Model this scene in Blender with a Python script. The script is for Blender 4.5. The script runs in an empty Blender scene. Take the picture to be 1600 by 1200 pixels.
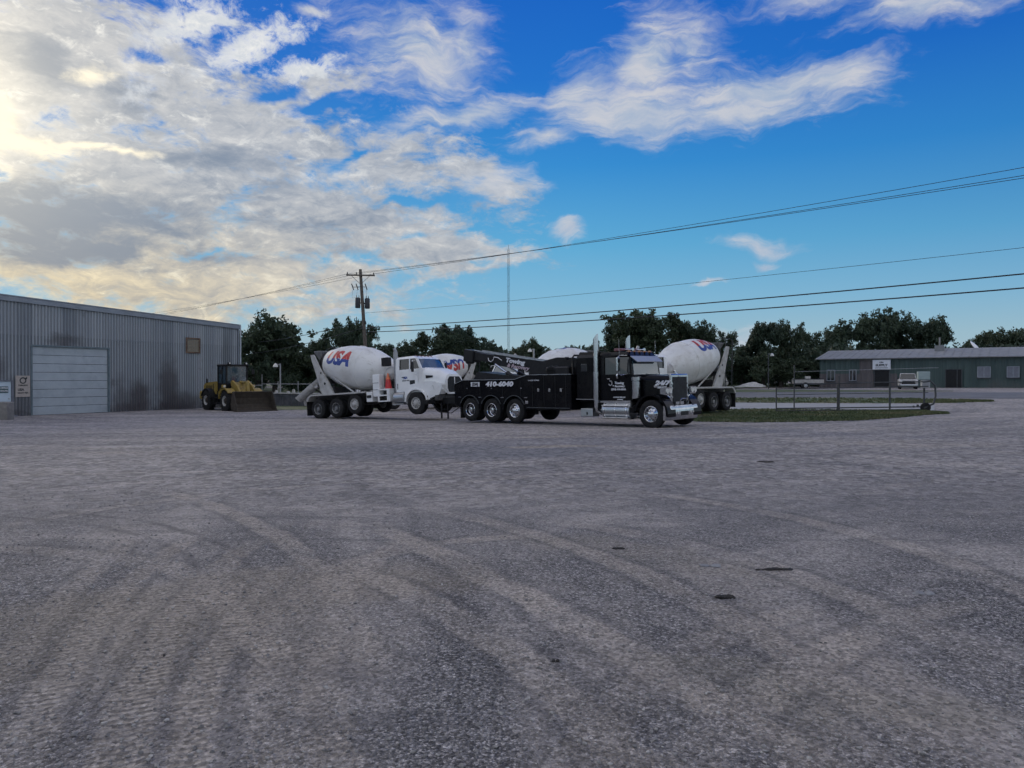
import bpy, bmesh, math, random
import numpy as np
from mathutils import Vector, Matrix, Euler
R=math.radians; PI=math.pi
random.seed(7)
sc=bpy.context.scene
COL=sc.collection
# ------------------------------------------------------------------ camera
F=1140.0; CH=1.6; HZ=592.0
cam_d=bpy.data.cameras.new('camera'); cam_d.sensor_width=36; cam_d.lens=F/1600*36; cam_d.clip_end=6000; cam_d.clip_start=.05
cam=bpy.data.objects.new('camera',cam_d); COL.objects.link(cam); cam.location=(0,0,CH)
cam.rotation_euler=(R(90)-math.atan((600-HZ)/F),0,0); sc.camera=cam
sc.view_settings.view_transform='Standard'; sc.view_settings.look='None'; sc.view_settings.exposure=0; sc.view_settings.gamma=1
# ------------------------------------------------------------------ node helper
class NT:
    def __init__(s,tree): s.t=tree; s.n=tree.nodes; s.l=tree.links
    def node(s,typ,ins=None,**props):
        n=s.n.new(typ)
        for k,v in props.items(): setattr(n,k,v)
        if ins:
            for k,v in ins.items():
                sk=n.inputs[k]
                if isinstance(v,bpy.types.NodeSocket): s.l.new(v,sk)
                else: sk.default_value=v
        return n
    def m(s,op,a,b=None,c=None,clamp=False):
        n=s.n.new('ShaderNodeMath'); n.operation=op; n.use_clamp=clamp
        for i,v in enumerate((a,b,c)):
            if v is None: continue
            if isinstance(v,bpy.types.NodeSocket): s.l.new(v,n.inputs[i])
            else: n.inputs[i].default_value=v
        return n.outputs[0]
    def vm(s,op,a,b=None,out=0):
        n=s.n.new('ShaderNodeVectorMath'); n.operation=op
        for i,v in enumerate((a,b)):
            if v is None: continue
            if isinstance(v,bpy.types.NodeSocket): s.l.new(v,n.inputs[i])
            else: n.inputs[i].default_value=v
        return n.outputs[out]
    def sstep(s,v,a,b,o0=0.,o1=1.):
        n=s.node('ShaderNodeMapRange',{0:v,1:a,2:b,3:o0,4:o1},interpolation_type='SMOOTHSTEP'); return n.outputs[0]
    def lin(s,v,a,b,o0=0.,o1=1.):
        n=s.node('ShaderNodeMapRange',{0:v,1:a,2:b,3:o0,4:o1}); n.clamp=True; return n.outputs[0]
    def noise(s,vec,scale,detail=4,rough=.55,lac=2.,dist=0.,dim='3D',w=None,ntype=None):
        n=s.n.new('ShaderNodeTexNoise'); n.noise_dimensions=dim
        if ntype: n.noise_type=ntype
        if vec is not None: s.l.new(vec,n.inputs['Vector'])
        n.inputs['Scale'].default_value=scale; n.inputs['Detail'].default_value=detail
        n.inputs['Roughness'].default_value=rough; n.inputs['Lacunarity'].default_value=lac; n.inputs['Distortion'].default_value=dist
        return n
    def mix(s,f,a,b,blend='MIX'):
        n=s.n.new('ShaderNodeMix'); n.data_type='RGBA'; n.blend_type=blend
        for i,v in ((0,f),(6,a),(7,b)):
            if isinstance(v,bpy.types.NodeSocket): s.l.new(v,n.inputs[i])
            else: n.inputs[i].default_value=v if i==0 else (tuple(v)+(1,) if len(v)==3 else v)
        return n.outputs[2]
    def ramp(s,v,stops,interp='LINEAR'):
        n=s.n.new('ShaderNodeValToRGB'); r=n.color_ramp; r.interpolation=interp
        while len(r.elements)<len(stops): r.elements.new(.5)
        for e,(p,c) in zip(r.elements,stops):
            e.position=p; e.color=tuple(c)+(1,) if len(c)==3 else c
        s.l.new(v,n.inputs[0]); return n.outputs[0]
    def mapping(s,vec,loc=(0,0,0),rot=(0,0,0),scale=(1,1,1),typ='POINT'):
        n=s.node('ShaderNodeMapping',{'Vector':vec,'Location':loc,'Rotation':rot,'Scale':scale},vector_type=typ); return n.outputs[0]
def srgb(r,g,b):
    f=lambda c:(c/255/12.92 if c/255<=.04045 else ((c/255+.055)/1.055)**2.4)
    return (f(r),f(g),f(b))
# ------------------------------------------------------------------ sky
SUN_AZ=R(-38); SUN_EL=R(15)         # azimuth from +Y towards +X
def build_world():
    w=bpy.data.worlds.new('World'); sc.world=w; w.use_nodes=True
    T=NT(w.node_tree); T.n.clear()
    d=T.node('ShaderNodeTexCoord').outputs['Generated']
    sep=T.node('ShaderNodeSeparateXYZ',{0:d}); x,y,z=sep.outputs
    az=T.m('ARCTAN2',x,y); el=T.m('ARCSINE',z)
    uv=T.node('ShaderNodeCombineXYZ',{0:az,1:el}).outputs[0]
    # clear sky
    sky=T.node('ShaderNodeTexSky'); sky.sky_type='NISHITA'; sky.sun_disc=False; sky.sun_elevation=SUN_EL; sky.sun_rotation=SUN_AZ
    sky.air_density=1.0; sky.dust_density=.6; sky.ozone_density=2.0
    nis=T.vm('SCALE',sky.outputs[0]); nis.node.inputs['Scale'].default_value=.06
    e01=T.lin(el,0,R(60))
    grad=T.ramp(e01,[(0,srgb(178,196,204)),(.055,srgb(158,192,208)),(.10,srgb(134,186,216)),(.17,srgb(98,172,216)),(.27,srgb(54,142,212)),(.37,srgb(30,114,205)),(.50,srgb(18,95,196)),(1,srgb(16,80,180))])
    # darker towards the right (away from the sun)
    dk=T.lin(az,R(5),R(50),1.0,.74)
    dkr=T.lin(az,R(-15),R(45),1.0,.70)
    dkv=T.node('ShaderNodeCombineXYZ',{0:dkr,1:dk,2:T.lin(az,R(5),R(50),1.0,.84)}).outputs[0]
    elf=T.lin(el,R(3),R(12))
    dkv=T.mix(elf,(.93,.95,.97),dkv)
    grad=T.mix(1,grad,dkv,'MULTIPLY')
    clear=T.mix(.06,grad,nis)
    # cloud plane coordinates
    zz=T.m('ADD',T.m('MAXIMUM',z,0.),.07)
    cp=T.node('ShaderNodeCombineXYZ',{0:T.m('DIVIDE',x,zz),1:T.m('DIVIDE',y,zz),2:0.}).outputs[0]
    def warp(vec,base,scale,amt,detail=3):
        n=T.noise(base,scale,detail,.55).outputs['Color']
        v=T.vm('SUBTRACT',n,(.5,.5,.5)); v=T.vm('MULTIPLY',v,(amt,amt,0)); return T.vm('ADD',vec,v)
    def P(px,py):
        u=math.atan((px-800)/F); return u, math.atan((HZ-py)/math.hypot(F,px-800))
    dep=[None]
    def blobs(vec,lst,soft=1.0):
        acc=None; vec0=vec
        for (cx,cy,rx,ry,ang,amp) in lst:
            u,v=P(cx,cy); k=math.cos(u); vec=vec0
            if dep[0] is not None:   # evaluate one patch after the other, keeps the shader stack small
                nd=T.n.new('ShaderNodeVectorMath'); nd.operation='MULTIPLY_ADD'; T.l.new(dep[0],nd.inputs[0]); nd.inputs[1].default_value=(1e-7,1e-7,0); T.l.new(vec0,nd.inputs[2]); vec=nd.outputs[0]
            mp=T.mapping(vec,(u,v,0),(0,0,R(-ang)),(rx/F*k*k if abs(ang)<45 else rx/F*k,ry/F*k,1),'TEXTURE')
            ln=T.vm('LENGTH',mp,out=1)
            g=T.m('MULTIPLY_ADD',ln,-amp,amp)
            acc=g if acc is None else T.m('SMOOTH_MAX',acc,g,.12)
            dep[0]=acc
        return acc
    # ---- layer A: broad bank on the left, patchy
    wA=warp(uv,d,9,.05,4); 
    A=[(90,90,340,190,0,1.0),(300,260,400,150,-8,.95),(500,310,290,105,-14,.85),(560,370,290,90,-3,.85),(200,380,430,150,0,.95),(300,450,440,65,0,.9),(400,165,250,60,-12,.8),(650,400,230,45,0,.8),
       (690,388,150,40,4,1.0),(735,275,75,34,-25,.8),(770,300,70,26,0,.8),(600,245,90,40,-30,.8),(30,230,120,140,0,1.2),(-300,250,500,400,0,1.2),(60,320,150,70,0,1.2),(95,215,110,60,0,1.1),(250,410,300,40,0,1.0),
       (420,430,330,40,0,.9)]
    mA=blobs(wA,A)
    n1=T.noise(cp,1.15,7,.58,2.1,.25).outputs[0]
    n2=T.noise(T.mapping(uv,rot=(0,0,R(12)),scale=(7,15,1)),1.6,8,.62,2.1,.4).outputs[0]
    n7=T.noise(T.mapping(wA,rot=(0,0,R(16)),scale=(22,46,1)),1.,7,.64,2.1,.5).outputs[0]
    dA=T.m('ADD',T.m('MULTIPLY',mA,1.15),T.m('MULTIPLY_ADD',n2,2.3,-1.19)); dA=T.m('ADD',dA,T.m('MULTIPLY_ADD',n1,.8,-.42)); dA=T.m('ADD',dA,T.m('MULTIPLY_ADD',n7,1.5,-.76))
    H=[(520,165,120,18,-12,.9),(215,95,60,14,-20,.7),(430,150,60,20,-15,.7),(330,396,110,9,0,.5),(560,245,60,12,-20,.6),(640,320,120,10,-4,.6),(270,270,60,10,-10,.5)]
    mH=blobs(warp(wA,d,24,.03,4),H); hole=T.sstep(T.m('ADD',mH,T.m('MULTIPLY_ADD',n7,1.6,-.85)),-.15,.7)
    dA=T.m('SUBTRACT',dA,T.m('MULTIPLY',hole,.75))
    alA=T.sstep(dA,-.12,.62)
    # ---- bright curdled band along the upper edge
    wB=warp(uv,d,14,.035,4)
    B=[(310,35,105,32,-20,1.15),(395,76,130,27,-24,1.2),(480,108,90,18,-8,1.05),(245,60,40,24,-40,.7),(225,140,40,24,-30,.45),(300,8,60,14,0,.7),(330,100,70,12,-25,.5)]
    mB=blobs(wB,B)
    n3=T.noise(T.mapping(uv,scale=(1,1.35,1)),34,8,.66,2.1,.5).outputs[0]
    n4=T.noise(T.mapping(uv,scale=(1,1.5,1)),70,5,.6,2.1,.2).outputs[0]
    dB=T.m('ADD',T.m('MULTIPLY',mB,.9),T.m('MULTIPLY_ADD',n3,3.0,-1.55)); dB=T.m('ADD',dB,T.m('MULTIPLY_ADD',n4,1.3,-.65))
    alB=T.m('MULTIPLY',T.sstep(dB,-.15,.95),.96)
    # ---- layer C: cirrus, streaky
    wC=warp(uv,d,7,.06,3); wC=warp(wC,d,22,.03,4)
    Cc=[(655,85,135,72,8,1.0),(600,95,80,60,0,.7),(730,75,60,50,60,.8),(720,180,160,22,-17,1.1),(845,220,70,20,0,.8),
        (985,180,180,48,4,1.25),(900,150,90,45,-20,1.0),(1010,95,90,75,-38,1.15),(1075,75,60,55,55,.8),(1190,140,190,42,-3,1.25),(1290,130,110,42,0,1.1),(1150,175,200,32,3,1.05),
        (1450,8,190,28,2,1.0),(1300,-20,150,40,0,.8),(885,362,32,16,20,1.2),(1190,388,75,16,5,.95),(1195,411,24,9,0,1.05),(1105,444,28,5,0,1.0),
        (483,12,34,9,-10,1.0),(822,291,40,14,0,1.0),(770,292,60,30,0,.9),(1170,522,60,14,3,.6),(522,491,16,5,0,1.1),(600,-15,120,30,0,.6)]
    mC=blobs(wC,Cc)
    st1=T.noise(T.mapping(wC,rot=(0,0,R(22)),scale=(7,34,1)),1.,7,.6,2.1,.6).outputs[0]
    st2=T.noise(T.mapping(wC,rot=(0,0,R(-32)),scale=(10,40,1)),1.,7,.62,2.1,.6).outputs[0]
    st=T.mix(T.sstep(T.noise(uv,6,2).outputs[0],.42,.58),st1,st2)
    stf=T.noise(T.mapping(wC,rot=(0,0,R(-40)),scale=(40,120,1)),1.,4,.6).outputs[0]
    dC=T.m('ADD',T.m('MULTIPLY',mC,1.0),T.m('MULTIPLY_ADD',st,1.9,-.98)); dC=T.m('ADD',dC,T.m('MULTIPLY_ADD',stf,.6,-.30))
    alC=T.m('MULTIPLY',T.sstep(dC,-.25,1.0),.93)
    # ---- layer D: scattered cloud over the rest of the dome (out of view, brightened as fill light for camera-facing sides)
    nD=T.noise(cp,.7,6,.55,2.1,.3).outputs[0]
    out=T.sstep(T.m('ABSOLUTE',az),R(42),R(60)); hi=T.sstep(el,R(32),R(42)); o=T.m('MAXIMUM',out,hi)
    alD=T.m('MULTIPLY',T.sstep(nD,.36,.58),T.m('MULTIPLY',o,.92))
    alD=T.m('MULTIPLY',alD,T.sstep(el,R(0),R(8)))
    # ---- shading
    sd=(math.sin(SUN_AZ)*math.cos(SUN_EL+R(2)),math.cos(SUN_AZ)*math.cos(SUN_EL+R(2)),math.sin(SUN_EL+R(2)))
    dot=T.vm('DOT_PRODUCT',d,sd,out=1)
    nearsun=T.m('POWER',T.m('MAXIMUM',dot,0.),60); glow=T.m('POWER',T.m('MAXIMUM',dot,0.),420)
    warm=T.m('POWER',T.m('MAXIMUM',dot,0.),9)
    lowel=T.sstep(el,R(15),R(4))
    wf=T.m('MULTIPLY',warm,T.m('MULTIPLY_ADD',lowel,1.25,.12),clamp=True)
    lightc=T.mix(wf,srgb(204,207,212),srgb(238,220,182))
    whitec=T.mix(wf,srgb(238,239,238),srgb(255,243,210))
    shade=T.mix(wf,srgb(124,140,162),srgb(126,136,152))
    D=[(60,340,250,62,0,1.9),(110,392,190,34,0,1.5),(250,350,120,60,10,.8),(60,95,110,50,0,.8),(210,145,70,20,0,.8),(215,170,60,16,0,.8),(330,240,200,28,-4,.55),(350,290,220,30,0,.5),(430,345,200,22,0,.4),(330,400,90,16,0,.7),(180,410,120,16,0,.7),(640,330,150,22,-6,.4),(560,395,160,14,0,.4)]
    mD=blobs(warp(uv,d,11,.05,4),D)
    n5=T.noise(T.mapping(uv,scale=(8,22,1)),1.4,7,.6,2.1,.5).outputs[0]
    n6=T.noise(T.mapping(uv,scale=(14,24,1)),2.2,6,.62,2.1,.6).outputs[0]
    dk1=T.m('ADD',T.m('MULTIPLY',mD,.9),T.m('MULTIPLY_ADD',n5,1.6,-.85))
    dk1=T.m('ADD',dk1,T.m('MULTIPLY_ADD',n7,1.2,-.6)); dkf=T.sstep(dk1,-.2,.75)
    hl=T.sstep(T.m('ADD',T.m('ADD',n6,T.m('MULTIPLY',n5,-.35)),T.m('MULTIPLY_ADD',n7,.6,-.3)),.36,.62)
    hl=T.m('MULTIPLY',hl,T.m('MULTIPLY_ADD',warm,.9,.15),clamp=True)
    n8=T.noise(T.mapping(wA,rot=(0,0,R(14)),scale=(30,55,1)),1.,8,.66,2.1,.7).outputs[0]
    n9=T.noise(T.mapping(wA,rot=(0,0,R(10)),scale=(9,26,1)),1.3,8,.64,2.1,.5).outputs[0]
    tex=T.m('ADD',T.m('MULTIPLY_ADD',n8,1.3,-.65),T.m('MULTIPLY_ADD',n9,1.6,-.8))
    cA=T.mix(T.sstep(tex,-.55,.55),T.mix(.68,lightc,shade),lightc)
    hl=T.m('MAXIMUM',hl,T.m('MULTIPLY',T.sstep(tex,.12,.75),.9))
    cA=T.mix(hl,cA,whitec)
    cA=T.mix(T.m('MULTIPLY',dkf,.95),cA,shade)
    edge=T.sstep(dA,.75,.1)
    cA=T.mix(T.m('MULTIPLY',edge,T.m('MULTIPLY',nearsun,.6)),cA,whitec)
    gl=T.vm('SCALE',srgb(255,236,190)); T.l.new(T.m('MULTIPLY_ADD',nearsun,.30,T.m('MULTIPLY',glow,.5)),gl.node.inputs['Scale'])
    cA=T.vm('ADD',cA,gl)
    GB=[(-12,200,50,60,0,1.0),(40,226,110,15,2,1.0),(130,228,70,9,0,.8),(-10,265,34,22,0,1.0),(205,240,60,8,0,.6),(150,120,50,14,-30,.5)]
    mG=T.sstep(T.m('ADD',blobs(warp(uv,d,14,.04,3),GB),T.m('MULTIPLY_ADD',n6,1.2,-.6)),-.1,.7)
    cA=T.mix(mG,cA,(1.25,1.12,.84))
    # opaque lower-left part keeps some blue-grey holes
    cB=T.mix(T.sstep(dB,.05,.7),srgb(226,230,236),srgb(244,243,238))
    cB=T.mix(T.m('MULTIPLY',T.sstep(T.m('ADD',T.m('MULTIPLY',n4,.5),T.m('MULTIPLY',n3,.5)),.42,.60),.6),cB,srgb(190,200,214))
    cC=T.mix(T.sstep(st,.35,.65),srgb(168,184,206),srgb(206,207,212))
    cD=T.mix(T.sstep(nD,.5,.72),(1.05,1.06,1.10),(.74,.76,.80))
    c=T.mix(alD,clear,cD)
    c=T.mix(T.m('MULTIPLY',alA,.97),c,cA)
    c=T.mix(alC,c,cC)
    c=T.mix(alB,c,cB)
    # veil of light low over the horizon
    bg=T.node('ShaderNodeBackground',{0:c,1:WORLD_K})
    o=T.node('ShaderNodeOutputWorld',{0:bg.outputs[0]})
    w.cycles.sampling_method='MANUAL'; w.cycles.sample_map_resolution=512
WORLD_K=1.0
sc.cycles.max_bounces=5; sc.cycles.diffuse_bounces=2; sc.cycles.glossy_bounces=3; sc.cycles.transmission_bounces=3; sc.cycles.use_adaptive_sampling=True; sc.cycles.adaptive_threshold=.04; sc.cycles.adaptive_min_samples=16
build_world()
sd=bpy.data.lights.new('sun','SUN'); sd.energy=1.0; sd.angle=R(14); sd.color=(1,.9,.74)
sun=bpy.data.objects.new('sun',sd); COL.objects.link(sun)
sun.rotation_euler=Vector((math.sin(SUN_AZ)*math.cos(SUN_EL),math.cos(SUN_AZ)*math.cos(SUN_EL),math.sin(SUN_EL))).to_track_quat('Z','Y').to_euler()
# ------------------------------------------------------------------ terrain height (fitted to a few surveyed spots)
_ctl=[(0,0,0),(0,3,0),(-4,5,0),(4,5,0),(5.05,26.5,-.18),(-1.9,33.5,-.39),(-9.9,39.9,-.57),(-4.3,36.4,-.47),(-29,43.8,-.65),(-22,59,-.65),(-20,50,-.62),(39,93,.5),(57,81,.62),(11.5,40,-.28),(21,39.5,-.08),(32,60,.25),
      (20,20,.05),(-25,20,-.35),(0,110,.3),(90,90,.9),(-90,90,-.6),(0,-40,0),(60,30,.5),(-60,10,-.5),(-30,110,-.2),(0,65,-.1),(60,-20,.2),(-60,-30,-.3),(3,47,-.35),(-5,54,-.5),(30,110,.5)]
_cp=np.array(_ctl,float)
def _U(r2): return np.where(r2>1e-9,.5*r2*np.log(r2+1e-12),0.)
def _fit():
    n=len(_cp); D=((_cp[:,None,:2]-_cp[None,:,:2])**2).sum(-1); K=_U(D)+np.eye(n)*6.
    Pm=np.c_[np.ones(n),_cp[:,:2]]; A=np.zeros((n+3,n+3)); A[:n,:n]=K; A[:n,n:]=Pm; A[n:,:n]=Pm.T
    return np.linalg.solve(A,np.r_[_cp[:,2],0,0,0])
_w=_fit()
def gz_arr(X,Y):
    X=np.asarray(X,float); Y=np.asarray(Y,float)
    Xc=np.clip(X,-140,140); Yc=np.clip(Y,-60,140)
    D=(Xc[...,None]-_cp[:,0])**2+(Yc[...,None]-_cp[:,1])**2
    z=_U(D)@_w[:-3]+_w[-3]+_w[-2]*Xc+_w[-1]*Yc
    rr=np.hypot(X,Y); k=np.clip((rr-90)/60,0,1); k=k*k*(3-2*k)
    return z*(1-k)+.45*k
def gz(x,y): return float(gz_arr(x,y))
def at(px,py,Y): return Vector(((px-800)/F*Y,Y,CH-(py-HZ)/F*Y))
def gx(px,Y): X=(px-800)/F*Y; return Vector((X,Y,gz(X,Y)))
def gray(px,py):
    lo,hi=1.5,300.
    f=lambda Y:CH-(py-HZ)/F*Y-gz((px-800)/F*Y,Y)
    Y=1.5
    while Y<300 and f(Y)>0: Y*=1.02
    return gx(px,Y)
# ------------------------------------------------------------------ mesh builder
class MB:
    def __init__(s): s.v=[];s.f=[];s.mi=[];s.sm=[]
    def add(s,vs,fs,m=0,smooth=False,T=None):
        b=len(s.v)
        s.v+= [tuple(T@Vector(p)) for p in vs] if T is not None else [tuple(p) for p in vs]
        for f in fs: s.f.append([b+i for i in f]); s.mi.append(m); s.sm.append(smooth)
        return s
    def box(s,x0,x1,y0,y1,z0,z1,m=0,bev=0.,T=None):
        if x0>x1:x0,x1=x1,x0
        if y0>y1:y0,y1=y1,y0
        if z0>z1:z0,z1=z1,z0
        if bev<=0:
            vs=[(x,y,z) for z in(z0,z1) for y in(y0,y1) for x in(x0,x1)]
            return s.add(vs,[(0,2,3,1),(4,5,7,6),(0,1,5,4),(2,6,7,3),(0,4,6,2),(1,3,7,5)],m,False,T)
        b=min(bev,(x1-x0)*.45,(y1-y0)*.45,(z1-z0)*.45); pts=[]
        for x,dx in((x0,b),(x1,-b)):
            for y,dy in((y0,b),(y1,-b)):
                for z,dz in((z0,b),(z1,-b)):
                    pts+=[(x+dx,y+dy,z),(x+dx,y,z+dz),(x,y+dy,z+dz)]
        return s.hull(pts,m,False,T)
    def hull(s,pts,m=0,smooth=False,T=None):
        bm=bmesh.new(); 
        for p in pts: bm.verts.new(p)
        r=bmesh.ops.convex_hull(bm,input=bm.verts[:])
        dead=[g for g in r['geom_interior'] if isinstance(g,bmesh.types.BMVert)]
        bmesh.ops.delete(bm,geom=dead,context='VERTS')
        bmesh.ops.dissolve_limit(bm,angle_limit=.01,verts=bm.verts[:],edges=bm.edges[:])
        bm.verts.index_update()
        s.add([v.co[:] for v in bm.verts],[[v.index for v in f.verts] for f in bm.faces],m,smooth,T); bm.free(); return s
    def cyl(s,p0,p1,r0,r1=None,n=16,m=0,caps=True,smooth=True):
        p0=Vector(p0);p1=Vector(p1); r1=r0 if r1 is None else r1; d=(p1-p0).normalized()
        a=d.orthogonal().normalized(); b=d.cross(a)
        vs=[]; 
        for p,r in((p0,r0),(p1,r1)):
            for i in range(n):
                t=2*PI*i/n; vs.append(p+a*(r*math.cos(t))+b*(r*math.sin(t)))
        s.add(vs,[(i,(i+1)%n,n+(i+1)%n,n+i) for i in range(n)],m,smooth)
        if caps: s.add(vs[:n],[list(range(n))[::-1]],m); s.add(vs[n:],[list(range(n))],m)
        return s
    def tube(s,pts,r,n=6,m=0):
        pts=[Vector(p) for p in pts]; rings=[]; a=None
        for i,p in enumerate(pts):
            d=(pts[min(i+1,len(pts)-1)]-pts[max(i-1,0)]).normalized()
            a=d.orthogonal().normalized() if a is None else (a-d*a.dot(d)).normalized()
            b=d.cross(a); rr=r[i] if isinstance(r,(list,tuple)) else r
            rings+=[p+a*(rr*math.cos(2*PI*k/n))+b*(rr*math.sin(2*PI*k/n)) for k in range(n)]
        fs=[(i*n+k,i*n+(k+1)%n,(i+1)*n+(k+1)%n,(i+1)*n+k) for i in range(len(pts)-1) for k in range(n)]
        fs+=[list(range(n))[::-1],[(len(pts)-1)*n+k for k in range(n)]]
        return s.add(rings,fs,m,True)
    def lathe(s,prof,o=(0,0,0),ax=(1,0,0),n=32,m=0,ms=None,a0=0,a1=2*PI):
        o=Vector(o); d=Vector(ax).normalized(); a=Vector((0,0,1)); a=(a-d*a.dot(d)).normalized() if abs(d.z)<.9 else Vector((1,0,0)); b=d.cross(a)
        full=abs(a1-a0-2*PI)<1e-6; k=n if full else n+1; vs=[]
        for (t,r) in prof:
            for i in range(k):
                th=a0+(a1-a0)*i/n; vs.append(o+d*t+a*(r*math.cos(th))+b*(r*math.sin(th)))
        for j in range(len(prof)-1):
            fs=[(j*k+i,j*k+(i+1)%k,(j+1)*k+(i+1)%k,(j+1)*k+i) for i in range(n)]
            s.v_add(vs,fs,ms[j] if ms else m)
        s.v+= [tuple(p) for p in vs]; return s
    def v_add(s,vs,fs,m):
        b=len(s.v)
        for f in fs: s.f.append([b+i for i in f]); s.mi.append(m); s.sm.append(True)
    def prism(s,pts,y0,y1,m=0,plane='xz'):
        n=len(pts); g=(lambda p,y:(p[0],y,p[1])) if plane=='xz' else ((lambda p,y:(y,p[0],p[1])) if plane=='yz' else (lambda p,y:(p[0],p[1],y)))
        vs=[g(p,y0) for p in pts]+[g(p,y1) for p in pts]
        return s.add(vs,[list(range(n)),list(range(n,2*n))[::-1]]+[(i,(i+1)%n,n+(i+1)%n,n+i) for i in range(n)],m)
    def me(s,name,mats,normals=True,angle=35):
        me=bpy.data.meshes.new(name); me.from_pydata(s.v,[],s.f)
        for m in mats: me.materials.append(m)
        me.polygons.foreach_set('material_index',s.mi); me.polygons.foreach_set('use_smooth',s.sm)
        if normals:
            bm=bmesh.new(); bm.from_mesh(me); bmesh.ops.recalc_face_normals(bm,faces=bm.faces[:]); bm.to_mesh(me); bm.free()
            if any(s.sm): me.set_sharp_from_angle(angle=R(angle))
        me.update(); return me
    def build(s,name,mats,parent=None,**k):
        if not isinstance(mats,(list,tuple)): mats=[mats]
        return link(name,s.me(name,mats,**k),parent)
def link(name,me,parent=None):
    o=bpy.data.objects.new(name,me); COL.objects.link(o)
    if parent is not None: o.parent=parent
    return o
def tag(o,label=None,cat=None,group=None,kind=None):
    if label:o['label']=label
    if cat:o['category']=cat
    if group:o['group']=group
    if kind:o['kind']=kind
    return o
def empty(name,loc=(0,0,0),rot=(0,0,0),parent=None):
    o=bpy.data.objects.new(name,None); COL.objects.link(o); o.location=loc; o.rotation_euler=rot; o.empty_display_size=.2
    if parent is not None:o.parent=parent
    return o
def copy_tree(o,parent=None):
    c=o.copy(); COL.objects.link(c)
    if parent is not None: c.parent=parent
    for ch in list(o.children): copy_tree(ch,c)
    return c
# ------------------------------------------------------------------ materials
def new_mat(name):
    m=bpy.data.materials.new(name); m.use_nodes=True; T=NT(m.node_tree); b=T.n['Principled BSDF']; return m,T,b
def mat(name,col,rough=.5,metal=0.,var=.15,scale=3.,dirt=None,coat=0.,bump=0.,bscale=40.,spec=.5,dirtamt=.5,dscale=2.):
    m,T,b=new_mat(name); oc=T.node('ShaderNodeTexCoord').outputs['Object']
    n=T.noise(oc,scale,5,.6).outputs[0]
    lo=tuple(c*(1-var) for c in col); hi=tuple(min(1,c*(1+var)) for c in col)
    c=T.mix(T.sstep(n,.3,.7),lo,hi)
    if dirt:
        n2=T.noise(oc,dscale,6,.65).outputs[0]; c=T.mix(T.m('MULTIPLY',T.sstep(n2,.45,.7),dirtamt),c,dirt)
    T.l.new(c,b.inputs['Base Color']); b.inputs['Metallic'].default_value=metal
    T.l.new(T.lin(T.noise(oc,scale*2.3,4).outputs[0],.3,.7,max(.02,rough*.8),min(1,rough*1.2)),b.inputs['Roughness'])
    b.inputs['Coat Weight'].default_value=coat; b.inputs['Coat Roughness'].default_value=.06; b.inputs['Specular IOR Level'].default_value=spec
    if bump:
        bn=T.noise(oc,bscale,4).outputs[0]; T.l.new(T.node('ShaderNodeBump',{'Strength':bump,'Distance':.02,'Height':bn}).outputs[0],b.inputs['Normal'])
    return m
M={}
M['black']=mat('black_paint',(.003,.003,.0045),.2,0,.2,2,coat=.04,spec=.13,dirt=(.03,.028,.026),dirtamt=.25,dscale=1.6)
M['blackm']=mat('dark_metal',(.008,.008,.009),.5,.0,.3,4,spec=.3)
M['rubber']=mat('rubber',(.014,.014,.0145),.85,0,.25,6,dirt=(.05,.046,.042),dirtamt=.35,spec=.25)
M['chrome']=mat('chrome',(.52,.53,.55),.13,1.,.1,3)
M['alum']=mat('aluminium',(.42,.44,.46),.34,1.,.15,4,dirt=(.22,.2,.18),dirtamt=.3)
M['white']=mat('white_paint',(.76,.76,.75),.32,0,.04,1.5,coat=.3,dirt=(.5,.47,.42),dirtamt=.3,dscale=1.2)
M['drum']=mat('drum_paint',(.66,.655,.63),.42,0,.05,1.1,dirt=(.42,.39,.34),dirtamt=.55,dscale=.9)
def splatter(m,thr,col,amt,sx):
    T=NT(m.node_tree); b=T.n['Principled BSDF']; src=b.inputs['Base Color'].links[0].from_socket; oc=T.node('ShaderNodeTexCoord').outputs['Object']
    sp=T.noise(T.mapping(oc,scale=sx),1.,7,.72).outputs[0]; sp2=T.noise(oc,14,3,.6).outputs[0]
    f=T.m('MAXIMUM',T.m('MULTIPLY',T.sstep(sp,thr,thr+.12),amt),T.m('MULTIPLY',T.sstep(sp2,.70,.76),amt)); T.l.new(T.mix(f,src,col),b.inputs['Base Color'])
splatter(M['drum'],.54,(.33,.305,.265),.5,(.8,3.,3.))
M['dirtywhite']=mat('dusty_white',(.42,.41,.39),.6,0,.12,3,dirt=(.22,.2,.17),dirtamt=.6,dscale=4)
M['chassis']=mat('chassis_grey',(.02,.02,.021),.7,0,.3,4,dirt=(.12,.11,.10),dirtamt=.5,dscale=5)
M['rimgrey']=mat('dusty_rim',(.20,.20,.20),.5,.3,.2,6,dirt=(.07,.065,.06),dirtamt=.5,dscale=8)
M['glass']=mat('dark_glass',(.012,.016,.020),.06,0,.1,2,spec=.8)
M['glassb']=mat('sky_glass',(.02,.05,.07),.05,.0,.1,2,coat=1.,spec=1.)
M['red']=mat('red_letter',(.42,.035,.03),.5,0,.1,4)
M['blue']=mat('blue_letter',(.018,.05,.24),.5,0,.1,4)
M['redplastic']=mat('red_plastic',(.5,.03,.03),.5,0,.15,6)
M['orange']=mat('orange_plastic',(.65,.16,.06),.5,0,.1,6)
M['letter']=mat('white_letter',(.62,.62,.64),.5,0,.05,4)
M['letterpink']=mat('pink_letter',(.42,.33,.36),.5,0,.08,4)
M['letterdk']=mat('dark_letter',(.03,.035,.04),.6,0,.1,4)
M['yellow']=mat('machine_yellow',(.29,.20,.04),.55,0,.15,3,dirt=(.08,.065,.045),dirtamt=.7,dscale=3)
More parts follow.
